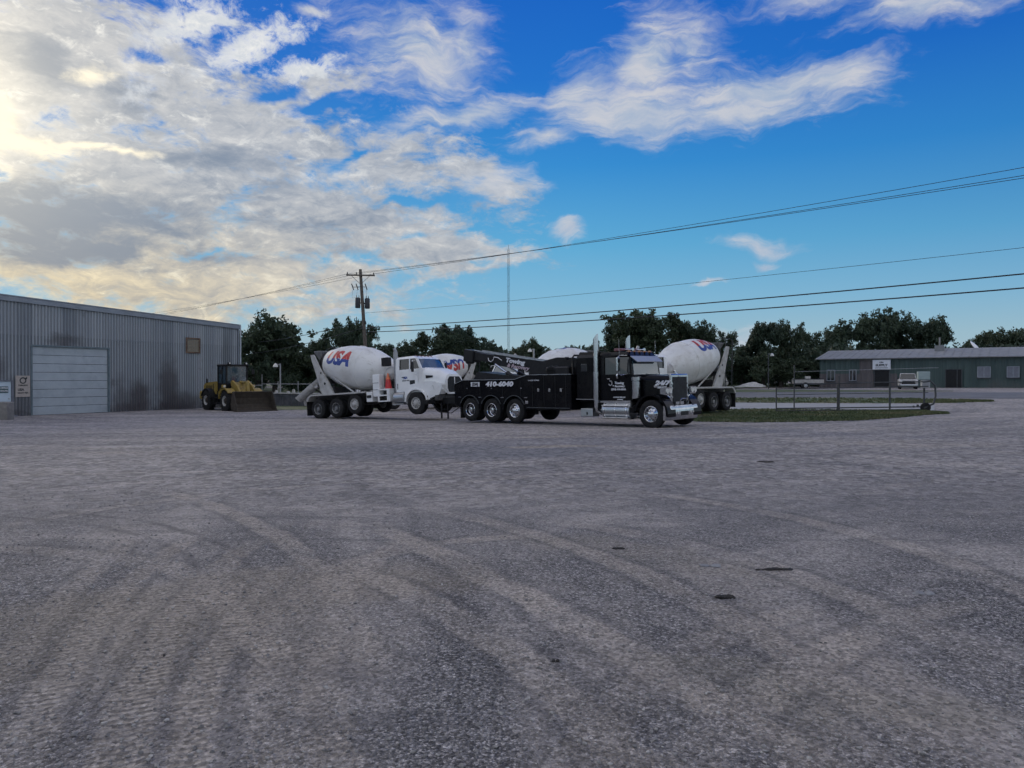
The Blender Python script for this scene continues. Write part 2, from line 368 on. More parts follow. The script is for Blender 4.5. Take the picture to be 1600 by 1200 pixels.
M['mudsteel']=mat('muddy_steel',(.045,.036,.026),.8,0,.3,3,dirt=(.04,.03,.022),dirtamt=.7,dscale=2.5,bump=.4,bscale=9)
M['wood']=mat('weathered_wood',(.10,.085,.07),.85,0,.25,6)
M['galv']=mat('galvanised_steel',(.30,.31,.32),.5,.5,.15,5)
M['post']=mat('steel_post',(.05,.055,.06),.6,.2,.2,5)
M['wire']=mat('wire',(.02,.022,.026),.6,0,.1,4)
M['concrete']=mat('concrete',(.20,.19,.18),.9,0,.2,4,dirt=(.1,.095,.09),dirtamt=.6,bump=.3)
M['lamp']=mat('lamp_lens',(.55,.55,.52),.2,0,.05,5)
M['amber']=mat('amber_lens',(.22,.10,.04),.25,0,.1,5)
M['steelplate']=mat('tread_plate',(.35,.36,.38),.35,.9,.15,12)
M['bluevisor']=mat('visor',(.34,.35,.38),.35,.4,.05,3)
def corr_mat(name,c0,c1,rust,period,axis,bumpd,roughness=.45,metal=.0,seamz=(),rustlow=(-.65,.6),rustamt=.7,streak=.5,stains=(),rib_shade=0.):
    """weathered ribbed sheet; ribs are modelled, this adds sheets, stains and rust (object space: axis along wall = x, z up)"""
    m,T,b=new_mat(name); oc=T.node('ShaderNodeTexCoord').outputs['Object']
    sp=T.node('ShaderNodeSeparateXYZ',{0:oc}); x,y,z=sp.outputs
    st=T.noise(T.node('ShaderNodeCombineXYZ',{0:T.m('MULTIPLY',x,3.2),1:0.,2:T.m('MULTIPLY',z,.22)}).outputs[0],1.,6,.65).outputs[0]
    sh=T.node('ShaderNodeTexWhiteNoise',{'W':T.m('FLOOR',T.m('DIVIDE',x,.91))},noise_dimensions='1D').outputs[0]
    c=T.mix(T.m('ADD',T.m('MULTIPLY',st,streak),T.m('MULTIPLY',sh,.45),clamp=True),c0,c1)
    big=T.noise(oc,.45,5,.6).outputs[0]; fine=T.noise(oc,2.2,6,.7).outputs[0]
    low=T.sstep(z,rustlow[1],rustlow[0])
    rz=T.m('ADD',T.m('MULTIPLY',big,1.0),T.m('MULTIPLY',fine,.6)); rz=T.m('ADD',rz,T.m('MULTIPLY',low,.32)); rz=T.m('ADD',rz,T.m('MULTIPLY_ADD',st,.6,-.3))
    rf=T.m('MULTIPLY',T.sstep(rz,.92,1.25),rustamt)
    c=T.mix(rf,c,rust)
    for (sx_,sz_,rx_,rz_,amt) in stains:
        mp=T.mapping(T.vm('ADD',T.node('ShaderNodeCombineXYZ',{0:x,1:z,2:0.}).outputs[0],T.vm('MULTIPLY',T.vm('SUBTRACT',T.noise(oc,1.3,4,.65).outputs['Color'],(.5,.5,.5)),(1.2,1.6,0))),(sx_,sz_,0),(0,0,0),(rx_,rz_,1),'TEXTURE')
        c=T.mix(T.m('MULTIPLY',T.sstep(T.vm('LENGTH',mp,out=1),1.2,.35),amt),c,rust)
    if rib_shade: c=T.mix(T.m('MULTIPLY',T.sstep(y,-.03,-.004),rib_shade),c,tuple(k*.45 for k in c0))  # shade painted into the recessed rib valleys by depth
    T.l.new(c,b.inputs['Base Color']); b.inputs['Metallic'].default_value=metal; b.inputs['Roughness'].default_value=roughness
    bn=T.noise(oc,1.4,3).outputs[0]; T.l.new(T.node('ShaderNodeBump',{'Strength':.25,'Distance':.04,'Height':bn}).outputs[0],b.inputs['Normal'])
    return m
# ------------------------------------------------------------------ text
def text_mesh(body,size,shear=0.,bold=.0,align='CENTER',spacing=1.,xs=1.):
    c=bpy.data.curves.new('t','FONT'); c.body=body; c.size=size; c.shear=shear; c.offset=bold; c.align_x=align; c.align_y='CENTER'; c.space_character=spacing; c.resolution_u=4
    o=bpy.data.objects.new('t',c); COL.objects.link(o); dg=bpy.context.evaluated_depsgraph_get(); dg.update()
    me=bpy.data.meshes.new_from_object(o.evaluated_get(dg)); bpy.data.objects.remove(o); bpy.data.curves.remove(c)
    vs=[(v.co.x*xs,v.co.y) for v in me.vertices]; fs=[list(p.vertices) for p in me.polygons]; bpy.data.meshes.remove(me)
    return vs,fs
def put_text(mb,body,size,o,ux,uy,m=0,**k):
    vs,fs=text_mesh(body,size,**k); o=Vector(o);ux=Vector(ux);uy=Vector(uy)
    mb.add([o+ux*x+uy*y for x,y in vs],fs,m); return mb
def lettering(parent,body,size,o,ux,uy,m,name='lettering',**k):
    g=MB(); put_text(g,body,size,o,ux,uy,0,**k); return g.build(name,m,parent,normals=False)
# ------------------------------------------------------------------ ground
TRACKS=[ # three photo points, half width, bar pitch, light, dark rims, bars
 ((30,1180),(130,1000),(300,840),.15,.060,.35,.6,.6),((170,1190),(240,1020),(390,855),.17,.056,.35,.6,.65),((290,1150),(335,1020),(465,880),.15,.058,.4,.6,.55),
 ((0,1060),(60,980),(200,850),.15,.06,.3,.5,.45),((430,1190),(430,1040),(520,880),.2,.06,.3,.6,.25),
 ((0,805),(225,828),(360,910),.22,.08,.0,.9,.2),((0,860),(200,880),(430,1030),.2,.08,.3,.6,.3),((260,770),(420,830),(520,930),.18,.08,.45,.5,.1),((600,830),(800,925),(1080,1090),.22,.08,.6,.6,.1),((560,900),(760,1000),(960,1170),.2,.08,.35,.7,.1),
 ((700,800),(960,880),(1260,1040),.2,.08,.35,.6,.1),((900,820),(1200,890),(1560,1060),.22,.08,.3,.6,.0),((1000,770),(1320,830),(1600,925),.22,.08,.35,.5,.0),((500,900),(640,860),(820,840),.18,.08,.4,.4,.2),((320,925),(370,975),(440,1035),.2,.08,.6,.6,.3),
 ((500,1040),(520,960),(620,850),.18,.08,.45,.4,.4),((150,800),(480,760),(900,745),.18,.1,.2,.4,.0),((0,745),(400,735),(800,720),.2,.1,.25,.5,.0),((700,760),(1050,735),(1500,745),.2,.1,.25,.5,.0),((900,1190),(1000,1080),(1250,960),.18,.08,.25,.5,.3),((1100,1190),(1250,1050),(1500,950),.2,.08,.3,.4,.0)]
def gravel_mat():
    m,T,b=new_mat('gravel'); oc=T.node('ShaderNodeTexCoord').outputs['Object']
    sp=T.node('ShaderNodeSeparateXYZ',{0:oc}); x,y,z=sp.outputs
    xy=T.node('ShaderNodeCombineXYZ',{0:x,1:y,2:0.}).outputs[0]
    # distance from the camera side only fades tiny stones that would alias
    def arc(cx,cy,rs,ths,seed,detail=5):
        dx=T.m('SUBTRACT',x,cx); dy=T.m('SUBTRACT',y,cy)
        r=T.m('SQRT',T.m('ADD',T.m('MULTIPLY',dx,dx),T.m('MULTIPLY',dy,dy))); th=T.m('ARCTAN2',dy,dx)
        r=T.m('ADD',r,T.m('MULTIPLY_ADD',T.noise(xy,.25,3).outputs[0],1.2,-.6))
        v=T.node('ShaderNodeCombineXYZ',{0:T.m('MULTIPLY',r,rs),1:T.m('MULTIPLY',th,ths),2:seed}).outputs[0]
        return T.noise(v,1.,detail,.6).outputs[0],r,th
    a1,r1,t1=arc(-26,1,1.3,2.2,1.); a2,r2,t2=arc(16,-9,1.1,2.0,5.); a3,r3,t3=arc(-9,62,.9,2.,9.)
    wsel=T.noise(xy,.10,3).outputs[0]
    tracks=T.mix(T.sstep(wsel,.42,.58),a1,a2); tracks=T.mix(T.sstep(y,13,24),tracks,a3)
    big=T.noise(xy,.16,5,.6).outputs[0]; med=T.noise(xy,.7,5,.6).outputs[0]
    fineness=T.m('ADD',T.m('MULTIPLY',tracks,.9),T.m('MULTIPLY',med,.45)); fineness=T.m('ADD',fineness,T.m('MULTIPLY_ADD',big,.5,-.25))
    packed=T.sstep(fineness,.58,.86)          # 1: ground-in fines, 0: loose stone
    # stones
    v1=T.node('ShaderNodeTexVoronoi',{'Vector':xy,'Scale':62.}); v2=T.node('ShaderNodeTexVoronoi',{'Vector':xy,'Scale':135.})
    v1.feature='F1'; v2.feature='F1'
    s1=T.node('ShaderNodeSeparateColor',{0:v1.outputs['Color']}).outputs[0]; s2=T.node('ShaderNodeSeparateColor',{0:v2.outputs['Color']}).outputs[0]
    near=T.sstep(y,13,5)
    stone=T.m('ADD',T.m('MULTIPLY',s1,.55),T.m('MULTIPLY',s2,.45))
    loose=T.ramp(stone,[(.12,(.042,.042,.043)),(.42,(.105,.104,.103)),(.65,(.175,.17,.166)),(.9,(.40,.385,.365))])
    gr2=T.sstep(T.noise(xy,16,6,.85).outputs[0],.30,.70); loosefar=T.mix(gr2,(.085,.083,.083),(.27,.258,.245))
    loose=T.mix(near,loosefar,loose)
    grit=T.noise(xy,60,4,.7).outputs[0]
    fine=T.mix(T.m('ADD',T.m('MULTIPLY',grit,.5),T.m('MULTIPLY',gr2,.5)),(.13,.122,.112),(.40,.375,.34))
    tan=T.sstep(T.noise(T.vm('ADD',xy,(31,7,0)),.22,5,.65).outputs[0],.50,.68)
    fine=T.mix(T.m('MULTIPLY',tan,T.m('MULTIPLY_ADD',gr2,.7,.1)),fine,(.23,.20,.155))
    pk=T.m('MULTIPLY',packed,T.lin(T.m('SUBTRACT',grit,T.m('MULTIPLY',s1,.35)),-.1,.3,.45,1.))
    c=T.mix(pk,loose,fine)
    # pale dry dust in the middle distance and beside the buildings, damp bluish stone band
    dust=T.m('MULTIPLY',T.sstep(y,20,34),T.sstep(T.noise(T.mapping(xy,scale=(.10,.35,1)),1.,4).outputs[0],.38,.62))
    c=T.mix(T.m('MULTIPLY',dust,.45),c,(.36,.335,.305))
    stk=T.noise(T.mapping(T.vm('ADD',xy,T.vm('MULTIPLY',T.noise(xy,.2,3).outputs['Color'],(6.,5.,0))),rot=(0,0,R(18)),scale=(.35,2.6,1)),1.,6,.65).outputs[0]
    stk2=T.noise(T.mapping(xy,rot=(0,0,R(-14)),scale=(.22,1.9,1)),1.,6,.68,2.1,.4).outputs[0]
    sk=T.m('ADD',T.m('MULTIPLY',stk,.5),T.m('MULTIPLY',stk2,.5)); c=T.mix(T.m('MULTIPLY',T.sstep(sk,.52,.66),.5),c,(.35,.325,.29)); c=T.mix(T.m('MULTIPLY',T.sstep(sk,.48,.36),.55),c,(.085,.084,.088))
    c=T.mix(T.m('MULTIPLY',T.sstep(tracks,.44,.30),.4),c,(.075,.074,.078))
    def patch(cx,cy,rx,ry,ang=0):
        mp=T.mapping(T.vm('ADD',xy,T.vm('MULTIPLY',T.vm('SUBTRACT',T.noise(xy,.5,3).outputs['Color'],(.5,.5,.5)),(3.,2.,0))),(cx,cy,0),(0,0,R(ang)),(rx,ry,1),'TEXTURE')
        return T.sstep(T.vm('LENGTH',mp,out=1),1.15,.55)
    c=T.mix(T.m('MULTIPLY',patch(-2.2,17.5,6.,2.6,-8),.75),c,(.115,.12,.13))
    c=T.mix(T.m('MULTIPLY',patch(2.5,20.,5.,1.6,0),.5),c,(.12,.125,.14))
    c=T.mix(T.m('MULTIPLY',patch(1.2,18.4,1.6,.45,0),.6),c,(.27,.235,.185))
    c=T.mix(T.m('MULTIPLY',patch(-9.2,20.,2.2,.5,0),.6),c,(.30,.285,.265))
    c=T.mix(T.m('MULTIPLY',patch(-1.7,5.6,1.7,.9,30),.5),c,(.215,.19,.15))
    c=T.mix(T.m('MULTIPLY',patch(-2.6,4.6,1.6,1.0,0),.45),c,(.2,.18,.145))
    c=T.mix(T.m('MULTIPLY',patch(1.3,3.8,1.0,.35,-35),.45),c,(.2,.185,.15))
    c=T.mix(T.m('MULTIPLY',patch(1.2,6.6,1.6,.4,-30),.4),c,(.215,.195,.16))
    # wheel tracks: circles through three surveyed ground points each, tread bars inside the band
    brk=T.sstep(T.noise(xy,.9,5,.65).outputs[0],.36,.58); wob=T.m('MULTIPLY_ADD',T.noise(xy,.8,3).outputs[0],.24,-.12)
    edge_n=T.m('MULTIPLY_ADD',T.noise(xy,7,4,.7).outputs[0],.22,-.11)
    lt=None; dk_=None; L=None; dep=None
    for (p1,p2,p3,w,pitch,kl,kd,kg) in TRACKS:
        w*=.8
        A_=[gray(*q) for q in (p1,p2,p3)]; (ax,ay),(bx,by),(cx_,cy_)=[(q.x,q.y) for q in A_]
        dd=2*(ax*(by-cy_)+bx*(cy_-ay)+cx_*(ay-by)); ux=((ax*ax+ay*ay)*(by-cy_)+(bx*bx+by*by)*(cy_-ay)+(cx_*cx_+cy_*cy_)*(ay-by))/dd; uy=((ax*ax+ay*ay)*(cx_-bx)+(bx*bx+by*by)*(ax-cx_)+(cx_*cx_+cy_*cy_)*(bx-ax))/dd
        r0=math.hypot(ax-ux,ay-uy); am=math.atan2(by-uy,bx-ux); half=max(abs((math.atan2(q.y-uy,q.x-ux)-am+PI)%(2*PI)-PI) for q in A_)
        xx=x if dep is None else T.m('MULTIPLY_ADD',dep,1e-6,x)
        dx=T.m('SUBTRACT',xx,ux); dy=T.m('SUBTRACT',y,uy); r=T.m('SQRT',T.m('ADD',T.m('MULTIPLY',dx,dx),T.m('MULTIPLY',dy,dy)))
        ca,sa=math.cos(am),math.sin(am); th=T.m('ARCTAN2',T.m('SUBTRACT',T.m('MULTIPLY',dy,ca),T.m('MULTIPLY',dx,sa)),T.m('ADD',T.m('MULTIPLY',dx,ca),T.m('MULTIPLY',dy,sa)))
        d=T.m('ADD',T.m('SUBTRACT',r,r0),wob); ad=T.m('ABSOLUTE',d); span=T.sstep(T.m('ABSOLUTE',th),half*1.25,half*.8)
        band=T.m('MULTIPLY',T.sstep(T.m('ADD',ad,edge_n),w,w*.6),span)
        rim=T.m('MULTIPLY',T.m('MULTIPLY',T.sstep(T.m('ABSOLUTE',T.m('SUBTRACT',ad,w*1.15)),w*.5,0.),span),kd)
        s_=T.m('ADD',T.m('MULTIPLY',th,r0/pitch),T.m('MULTIPLY',ad,3.)); wv=T.m('SINE',T.m('MULTIPLY',s_,2*PI))
        lg=T.m('MULTIPLY',T.m('MULTIPLY',band,brk),T.m('MULTIPLY',wv,.5*kg))
        bl=T.m('MULTIPLY',band,kl)
        lt=bl if lt is None else T.m('MAXIMUM',lt,bl); dk_=rim if dk_ is None else T.m('MAXIMUM',dk_,rim); L=lg if L is None else T.m('ADD',L,lg); dep=L
    c=T.mix(T.m('MULTIPLY',T.m('MULTIPLY',dk_,T.m('MULTIPLY_ADD',brk,.8,.2)),.75),c,(.075,.073,.075))
    c=T.mix(T.m('MULTIPLY',lt,T.m('MULTIPLY_ADD',brk,.75,.25),clamp=True),c,T.mix(gr2,(.20,.175,.14),(.50,.45,.375)))
    c=T.mix(T.m('MULTIPLY',T.m('MAXIMUM',T.m('MULTIPLY',L,-1.),0.),.9,clamp=True),c,(.06,.058,.056))
    c=T.mix(T.m('MULTIPLY',T.m('MAXIMUM',L,0.),.3,clamp=True),c,(.33,.31,.28))
    vg=T.node('ShaderNodeTexVoronoi',{'Vector':T.vm('ADD',xy,T.vm('MULTIPLY',T.noise(xy,6,2).outputs['Color'],(.15,.15,0))),'Scale':10.}); vh=T.node('ShaderNodeTexVoronoi',{'Vector':xy,'Scale':50.})
    g1=T.node('ShaderNodeSeparateColor',{0:vg.outputs['Color']}).outputs[1]; g2=T.node('ShaderNodeSeparateColor',{0:vh.outputs['Color']}).outputs[1]
    far_=T.sstep(y,6,13); sp_=T.mix(far_,g2,g1); k_=T.m('MULTIPLY_ADD',sp_,.84,.63)
    gk=T.vm('SCALE',T.vm('MULTIPLY',c,(1.01,.985,1.01))); T.l.new(k_,gk.node.inputs['Scale']); c=gk
    T.l.new(c,b.inputs['Base Color']); b.inputs['Roughness'].default_value=.92; b.inputs['Specular IOR Level'].default_value=.2
    h=T.m('MULTIPLY',T.m('SUBTRACT',1.,v1.outputs['Distance']),T.m('MULTIPLY_ADD',packed,-.7,1.))
    h=T.m('MULTIPLY',T.m('MULTIPLY',h,near),.6)
    h=T.m('ADD',h,T.m('MULTIPLY',T.noise(xy,14,5,.7).outputs[0],.9)); h=T.m('ADD',h,T.m('MULTIPLY',L,1.3)); h=T.m('ADD',h,T.m('MULTIPLY',tracks,3.))
    T.l.new(T.node('ShaderNodeBump',{'Strength':.85,'Distance':.03,'Height':h}).outputs[0],b.inputs['Normal'])
    return m
def grid_mesh(name,xs,ys,mat_,dz=0.):
    X,Y=np.meshgrid(xs,ys); Z=gz_arr(X,Y)+dz
    v=np.stack([X,Y,Z],-1).reshape(-1,3); nx=len(xs); ny=len(ys)
    f=[(j*nx+i,j*nx+i+1,(j+1)*nx+i+1,(j+1)*nx+i) for j in range(ny-1) for i in range(nx-1)]
    me=bpy.data.meshes.new(name); me.from_pydata(v.tolist(),[],f); me.materials.append(mat_)
    me.polygons.foreach_set('use_smooth',[True]*len(f)); return link(name,me)
def axis(lim,step,grow=1.12):
    a=[0.];s=step
    while a[-1]<lim: a.append(a[-1]+s); s=s if a[-1]<70 else s*grow
    return a
xs=axis(2500,2.); xs=[-a for a in xs[::-1]]+xs[1:]
ys=[-a for a in axis(600,3.)[::-1]]+axis(3000,2.)[1:]
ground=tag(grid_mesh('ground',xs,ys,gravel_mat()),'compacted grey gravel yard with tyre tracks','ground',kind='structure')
def noise1(t,seed):
    return sum(math.sin(t*f*1.7+seed*3.1+f)*a for f,a in((1,.5),(2.3,.3),(5.1,.2),(11,.12)))
def strip(name,pts_front,pts_back,mat_,dz,label,jag=.0,seed=0,n=90,rows=6,cat=None):
    """sheet draped on the ground between two polylines (X,Y)"""
    def samp(pl,t):
        d=t*(len(pl)-1); i=min(int(d),len(pl)-2); k=d-i; a=pl[i];b=pl[i+1]; return (a[0]+(b[0]-a[0])*k,a[1]+(b[1]-a[1])*k)
    vs=[];fs=[]
    for j in range(n+1):
        t=j/n; a=samp(pts_front,t); b=samp(pts_back,t)
        a=(a[0],a[1]+noise1(t*40,seed)*jag); b=(b[0],b[1]+noise1(t*37,seed+9)*jag)
        for i in range(rows+1):
            k=i/rows; x=a[0]+(b[0]-a[0])*k; y=a[1]+(b[1]-a[1])*k; vs.append((x,y,gz(x,y)+dz))
    w=rows+1
    fs=[(j*w+i,(j+1)*w+i,(j+1)*w+i+1,j*w+i+1) for j in range(n) for i in range(rows)]
    me=bpy.data.meshes.new(name); me.from_pydata(vs,[],fs); me.materials.append(mat_); me.polygons.foreach_set('use_smooth',[True]*len(fs))
    return tag(link(name,me),label,cat or name.replace('_',' '),kind='structure')
def turf_mat():
    m,T,b=new_mat('turf'); oc=T.node('ShaderNodeTexCoord').outputs['Object']
    n=T.noise(oc,.35,5,.6).outputs[0]; n2=T.noise(oc,6,4,.7).outputs[0]
    c=T.ramp(n,[(.3,(.045,.075,.030)),(.5,(.085,.11,.045)),(.7,(.18,.16,.085))])
    c=T.mix(T.m('MULTIPLY',n2,.5),c,(.03,.04,.02)); T.l.new(c,b.inputs['Base Color']); b.inputs['Roughness'].default_value=.95
    T.l.new(T.node('ShaderNodeBump',{'Strength':.6,'Distance':.05,'Height':n2}).outputs[0],b.inputs['Normal']); return m
M['turf']=turf_mat()
M['asphalt']=mat('old_asphalt',(.105,.105,.112),.9,0,.15,1.,dirt=(.17,.165,.16),dirtamt=.5,dscale=.3)
M['drive']=mat('pale_drive',(.27,.27,.27),.9,0,.12,.8,dirt=(.16,.155,.15),dirtamt=.4,dscale=.4)
def G(px,py): v=gray(px,py); return (v.x,v.y)
# near grass between yard and drive, drive, second grass, road, far grass
def pl(*p): return [G(*q) for q in p]
nearF=pl((1000,655),(1095,660),(1180,660.5),(1260,660),(1340,657),(1400,653),(1440,649.5),(1478,646.5))
nearB=pl((1000,640),(1095,640),(1180,640),(1260,640.5),(1340,641.5),(1400,642.5),(1440,643.5),(1478,645.5))
strip('grass_verge',nearF,nearB,M['turf'],.016,'dark grass strip in front of the metal gate',.38,1)
strip('drive',pl((1000,639.6),(1180,639.6),(1300,641),(1460,642.5)),pl((1000,630),(1180,630),(1300,631),(1460,632)),M['drive'],.012,'pale driveway behind the gate',.1,2)
s2F=pl((900,629.5),(1100,629.5),(1250,629.8),(1400,630.5),(1480,630.5),(1550,628)); s2B=pl((900,622),(1100,622),(1250,622.5),(1400,623.5),(1480,624.5),(1550,627))
strip('grass_median',s2F,s2B,M['turf'],.016,'thin grass strip between drive and road',.3,3)
strip('road',pl((850,621.5),(1100,621.5),(1300,621.8),(1480,622.5),(1700,624),(2100,626)),pl((850,614),(1100,614),(1300,613.5),(1480,613.5),(1700,613.5),(2100,613.5)),M['asphalt'],.012,'grey asphalt road beyond the grass',.1,4)
strip('far_grass',pl((850,613.6),(1100,613.6),(1250,613.2),(1400,612.9),(1490,612)),pl((850,609),(1100,609),(1250,609.5),(1400,610.3),(1490,611.6)),M['turf'],.02,'thin grass strip on the far side of the road',.3,5)
strip('left_grass',pl((380,641.5),(440,641.5),(500,641),(600,640)),pl((300,633.5),(440,633.5),(500,633),(600,632)),M['turf'],.018,'grass strip behind the loader bucket',.25,6)
strip('far_field',[(-130,72),(-60,72),(-25,72),(0,70),(20,82),(34,97)],[(-130,190),(-60,190),(0,190),(40,190),(80,190),(160,190)],M['turf'],.02,'rough ground under the tree line',1.,8)
# tufts on the grass strips
def tufts():
    rng=np.random.default_rng(3); vs=[];fs=[]
    def region(F_,B_,n,h):
        for _ in range(n):
            t=rng.random()*(len(F_)-1); i=min(int(t),len(F_)-2);k=t-i;u=rng.random()
            a=[F_[i][q]+(F_[i+1][q]-F_[i][q])*k for q in(0,1)]; b=[B_[i][q]+(B_[i+1][q]-B_[i][q])*k for q in(0,1)]
            x=a[0]+(b[0]-a[0])*u;y=a[1]+(b[1]-a[1])*u-(.15 if u<.1 else 0); z=gz(x,y)+.005
            for q in range(5):
                an=rng.random()*PI; hh=h*(.4+rng.random()); w=.02+.02*rng.random(); dx=math.cos(an)*w;dy=math.sin(an)*w;lx,ly=rng.normal(0,.05,2); ox,oy=rng.normal(0,.06,2)
                b0=len(vs); vs.extend([(x+ox-dx,y+oy-dy,z),(x+ox+dx,y+oy+dy,z),(x+ox+lx,y+oy+ly,z+hh)]); fs.append((b0,b0+1,b0+2))
    region(nearF,nearB,7000,.075); region(s2F,s2B,2500,.10)
    me=bpy.data.meshes.new('grass'); me.from_pydata(vs,[],fs); me.materials.append(M['turf']); tag(link('grass',me),'short tufts of grass on the verges','grass',kind='stuff')
tufts()
# loose stones lying on the near yard
def stones():
    rng=np.random.default_rng(5); bm=bmesh.new(); bmesh.ops.create_icosphere(bm,subdivisions=1,radius=1.); V=np.array([v.co[:] for v in bm.verts]); Fc=np.array([[v.index for v in f.verts] for f in bm.faces]); bm.free()
    N=9000; u=rng.random(N); Y=2.5+9.5*u**1.6; X=(rng.random(N)-.5)*2*(Y*.74+.6); 
    s=.0045+.009*rng.random(N)**3; z=gz_arr(X,Y)
    allv=[];
    for i in range(N):
        sc_=s[i]*(1+ .25*rng.normal(0,1,(len(V),1)).clip(-1,1)); a=rng.random()*6.28;c_,s_=math.cos(a),math.sin(a)
        P=V*sc_*np.array([1.2,.9,.65]); P=np.stack([P[:,0]*c_-P[:,1]*s_,P[:,0]*s_+P[:,1]*c_,P[:,2]],1)+np.array([X[i],Y[i],z[i]+s[i]*.25]); allv.append(P)
    v=np.concatenate(allv); f=(Fc[None]+ (np.arange(N)*len(V))[:,None,None]).reshape(-1,3)
    me=bpy.data.meshes.new('gravel_stones'); me.from_pydata(v.tolist(),[],f.tolist())
    m,T,b=new_mat('stone'); oc=T.node('ShaderNodeTexCoord').outputs['Object']; n=T.noise(oc,23,2).outputs[0]
    T.l.new(T.ramp(n,[(.3,(.10,.097,.095)),(.5,(.21,.2,.19)),(.72,(.44,.42,.39))]),b.inputs['Base Color']); b.inputs['Roughness'].default_value=.9
    me.materials.append(m); tag(link('gravel_stones',me),'loose pebbles scattered over the near yard','gravel',kind='stuff')
stones()
# clods and scraps on the yard
M['clod']=mat('dark_clod',(.022,.019,.017),.95,0,.4,20,bump=.6,bscale=60)
M['palestone']=mat('pale_stone',(.21,.21,.215),.9,0,.2,12,bump=.4,bscale=40)
def clod(name,px,py,w,d,h,m,label,cat,seed,n=3,grp=None):
    rng=random.Random(seed); mb=MB(); 
    for k in range(n):
        ox=(k-(n-1)/2)*w*.55/max(1,n-1)*1.2 if n>1 else 0; pts=[]
        for i in range(26):
            a=rng.random()*2*PI; e=rng.random(); q=math.sqrt(1-e*e*.9); k2=.8+.35*rng.random()
            pts.append((ox+math.cos(a)*q*w*.36*k2,math.sin(a)*q*d*.5*k2+rng.uniform(-.1,.1)*d,e*h*k2-.004))
        mb.hull(pts,0)
    o=mb.build(name,m); v=gray(px,py); o.location=v; tag(o,label,cat,grp); return o
clod('dirt_clod',1133,939.5,.115,.06,.028,M['clod'],'brown dirt clod in front of the two flat clods on the gravel','clod',1,grp='dark clods on the yard')
clod('dirt_clod',1217,893.5,.19,.06,.022,M['clod'],'long flat dark clod, the larger of a close pair','clod',2,4,grp='dark clods on the yard')
clod('dirt_clod',1190,894,.08,.035,.014,M['clod'],'small flat dark clod at the end of the larger flat clod','clod',3,2,grp='dark clods on the yard')
clod('dirt_clod',1197,722.5,.26,.12,.03,M['clod'],'dark clod farthest from the camera, toward the grass verge','clod',4,3,grp='dark clods on the yard')
clod('dirt_clod',966,863,.095,.05,.02,M['clod'],'dark clod lying alone straight out from the truck grille','clod',5,3,grp='dark clods on the yard')
clod('dirt_clod',868,1035.5,.036,.025,.018,M['clod'],'smallest dark clod, nearest to the camera','clod',6,2,grp='dark clods on the yard')
clod('dirt_clod',255,1034,.022,.018,.014,M['clod'],'small dark clod among the tyre lug prints','clod',7,1,grp='dark clods on the yard')
clod('pale_rock',1110,888,.15,.08,.022,M['palestone'],'pale flat rock beside the pair of dark clods','rock',8,2,grp='pale rocks on the yard')
clod('pale_rock',1445,932,.12,.08,.022,M['palestone'],'pale flat rock alone on the right side of the yard','rock',9,2,grp='pale rocks on the yard')
# ------------------------------------------------------------------ wheels
def tyre_me(Ro,w,rin,name='tyre',lugs=0,y0=0.):
    mb=MB(); h=Ro-rin
    prof=[(-w+.02,rin),(-w,rin+h*.35),(-w+.012,rin+h*.75),(-w+.045,Ro-.006),(-w+.06,Ro)]
    for k in range(1,5):
        c=-w+.06+(w-.12)*k/5; prof+=[(c-.008,Ro),(c-.006,Ro-.014),(c+.006,Ro-.014),(c+.008,Ro)]
    prof+=[(-.06,Ro),(-.045,Ro-.006),(-.012,rin+h*.75),(0,rin+h*.35),(-.02,rin)]
    mb.lathe([(a+y0,r) for a,r in prof],ax=(0,1,0),n=40)
    if lugs:
        for k in range(lugs):
            for sgn in(-1,1):
                th=2*PI*(k+(.5 if sgn>0 else 0))/lugs; T=Matrix.Rotation(th,4,'Y')@Matrix.Translation((0,-w/2+y0,Ro+.012))@Matrix.Rotation(sgn*.6,4,'Z')
                mb.box(-.035,.035,0 if sgn>0 else -w*.55,w*.55 if sgn>0 else 0,-.05,.03,T=T)
    return mb
def ring_discs(mb,r,rad,y,n,m,flat=1.,ph=0):
    for k in range(n):
        a=2*PI*k/n+ph; mb.cyl((r*math.cos(a),y,r*math.sin(a)),(r*math.cos(a),y+.006,r*math.sin(a)),rad,n=10,m=m)
def rim_steer(ri=.285,nh=10):
    mb=MB(); mb.lathe([(-.24,ri),(-.03,ri),(-.012,ri+.012),(-.004,ri),(-.02,ri-.02),(-.075,ri-.045),(-.055,ri-.08),(-.02,ri-.13),(-.01,.135),(.005,.12),(.055,.10),(.065,.085),(.075,.04),(.078,.001)],ax=(0,1,0),n=40)
    ring_discs(mb,ri-.078,.026,-.052,nh,1); 
    for k in range(10):
        a=2*PI*k/10+.3; mb.cyl((.148*math.cos(a),-.015,.148*math.sin(a)),(.148*math.cos(a),.022,.148*math.sin(a)),.016,n=6)
    return mb
def rim_drive(ri=.285):
    mb=MB(); mb.lathe([(-.24,ri),(-.03,ri),(-.012,ri+.012),(-.004,ri),(-.02,ri-.018),(-.15,ri-.035),(-.165,ri-.06)],ax=(0,1,0),n=40)
    mb.lathe([(-.165,ri-.06),(-.165,.15),(-.16,.12)],ax=(0,1,0),n=40,m=1)
    mb.lathe([(-.16,.12),(-.06,.115),(-.03,.105),(-.02,.06),(-.018,.001)],ax=(0,1,0),n=40)
    for k in range(10):
        a=2*PI*k/10; mb.cyl((.16*math.cos(a),-.17,.16*math.sin(a)),(.16*math.cos(a),-.12,.16*math.sin(a)),.018,n=6)
    return mb
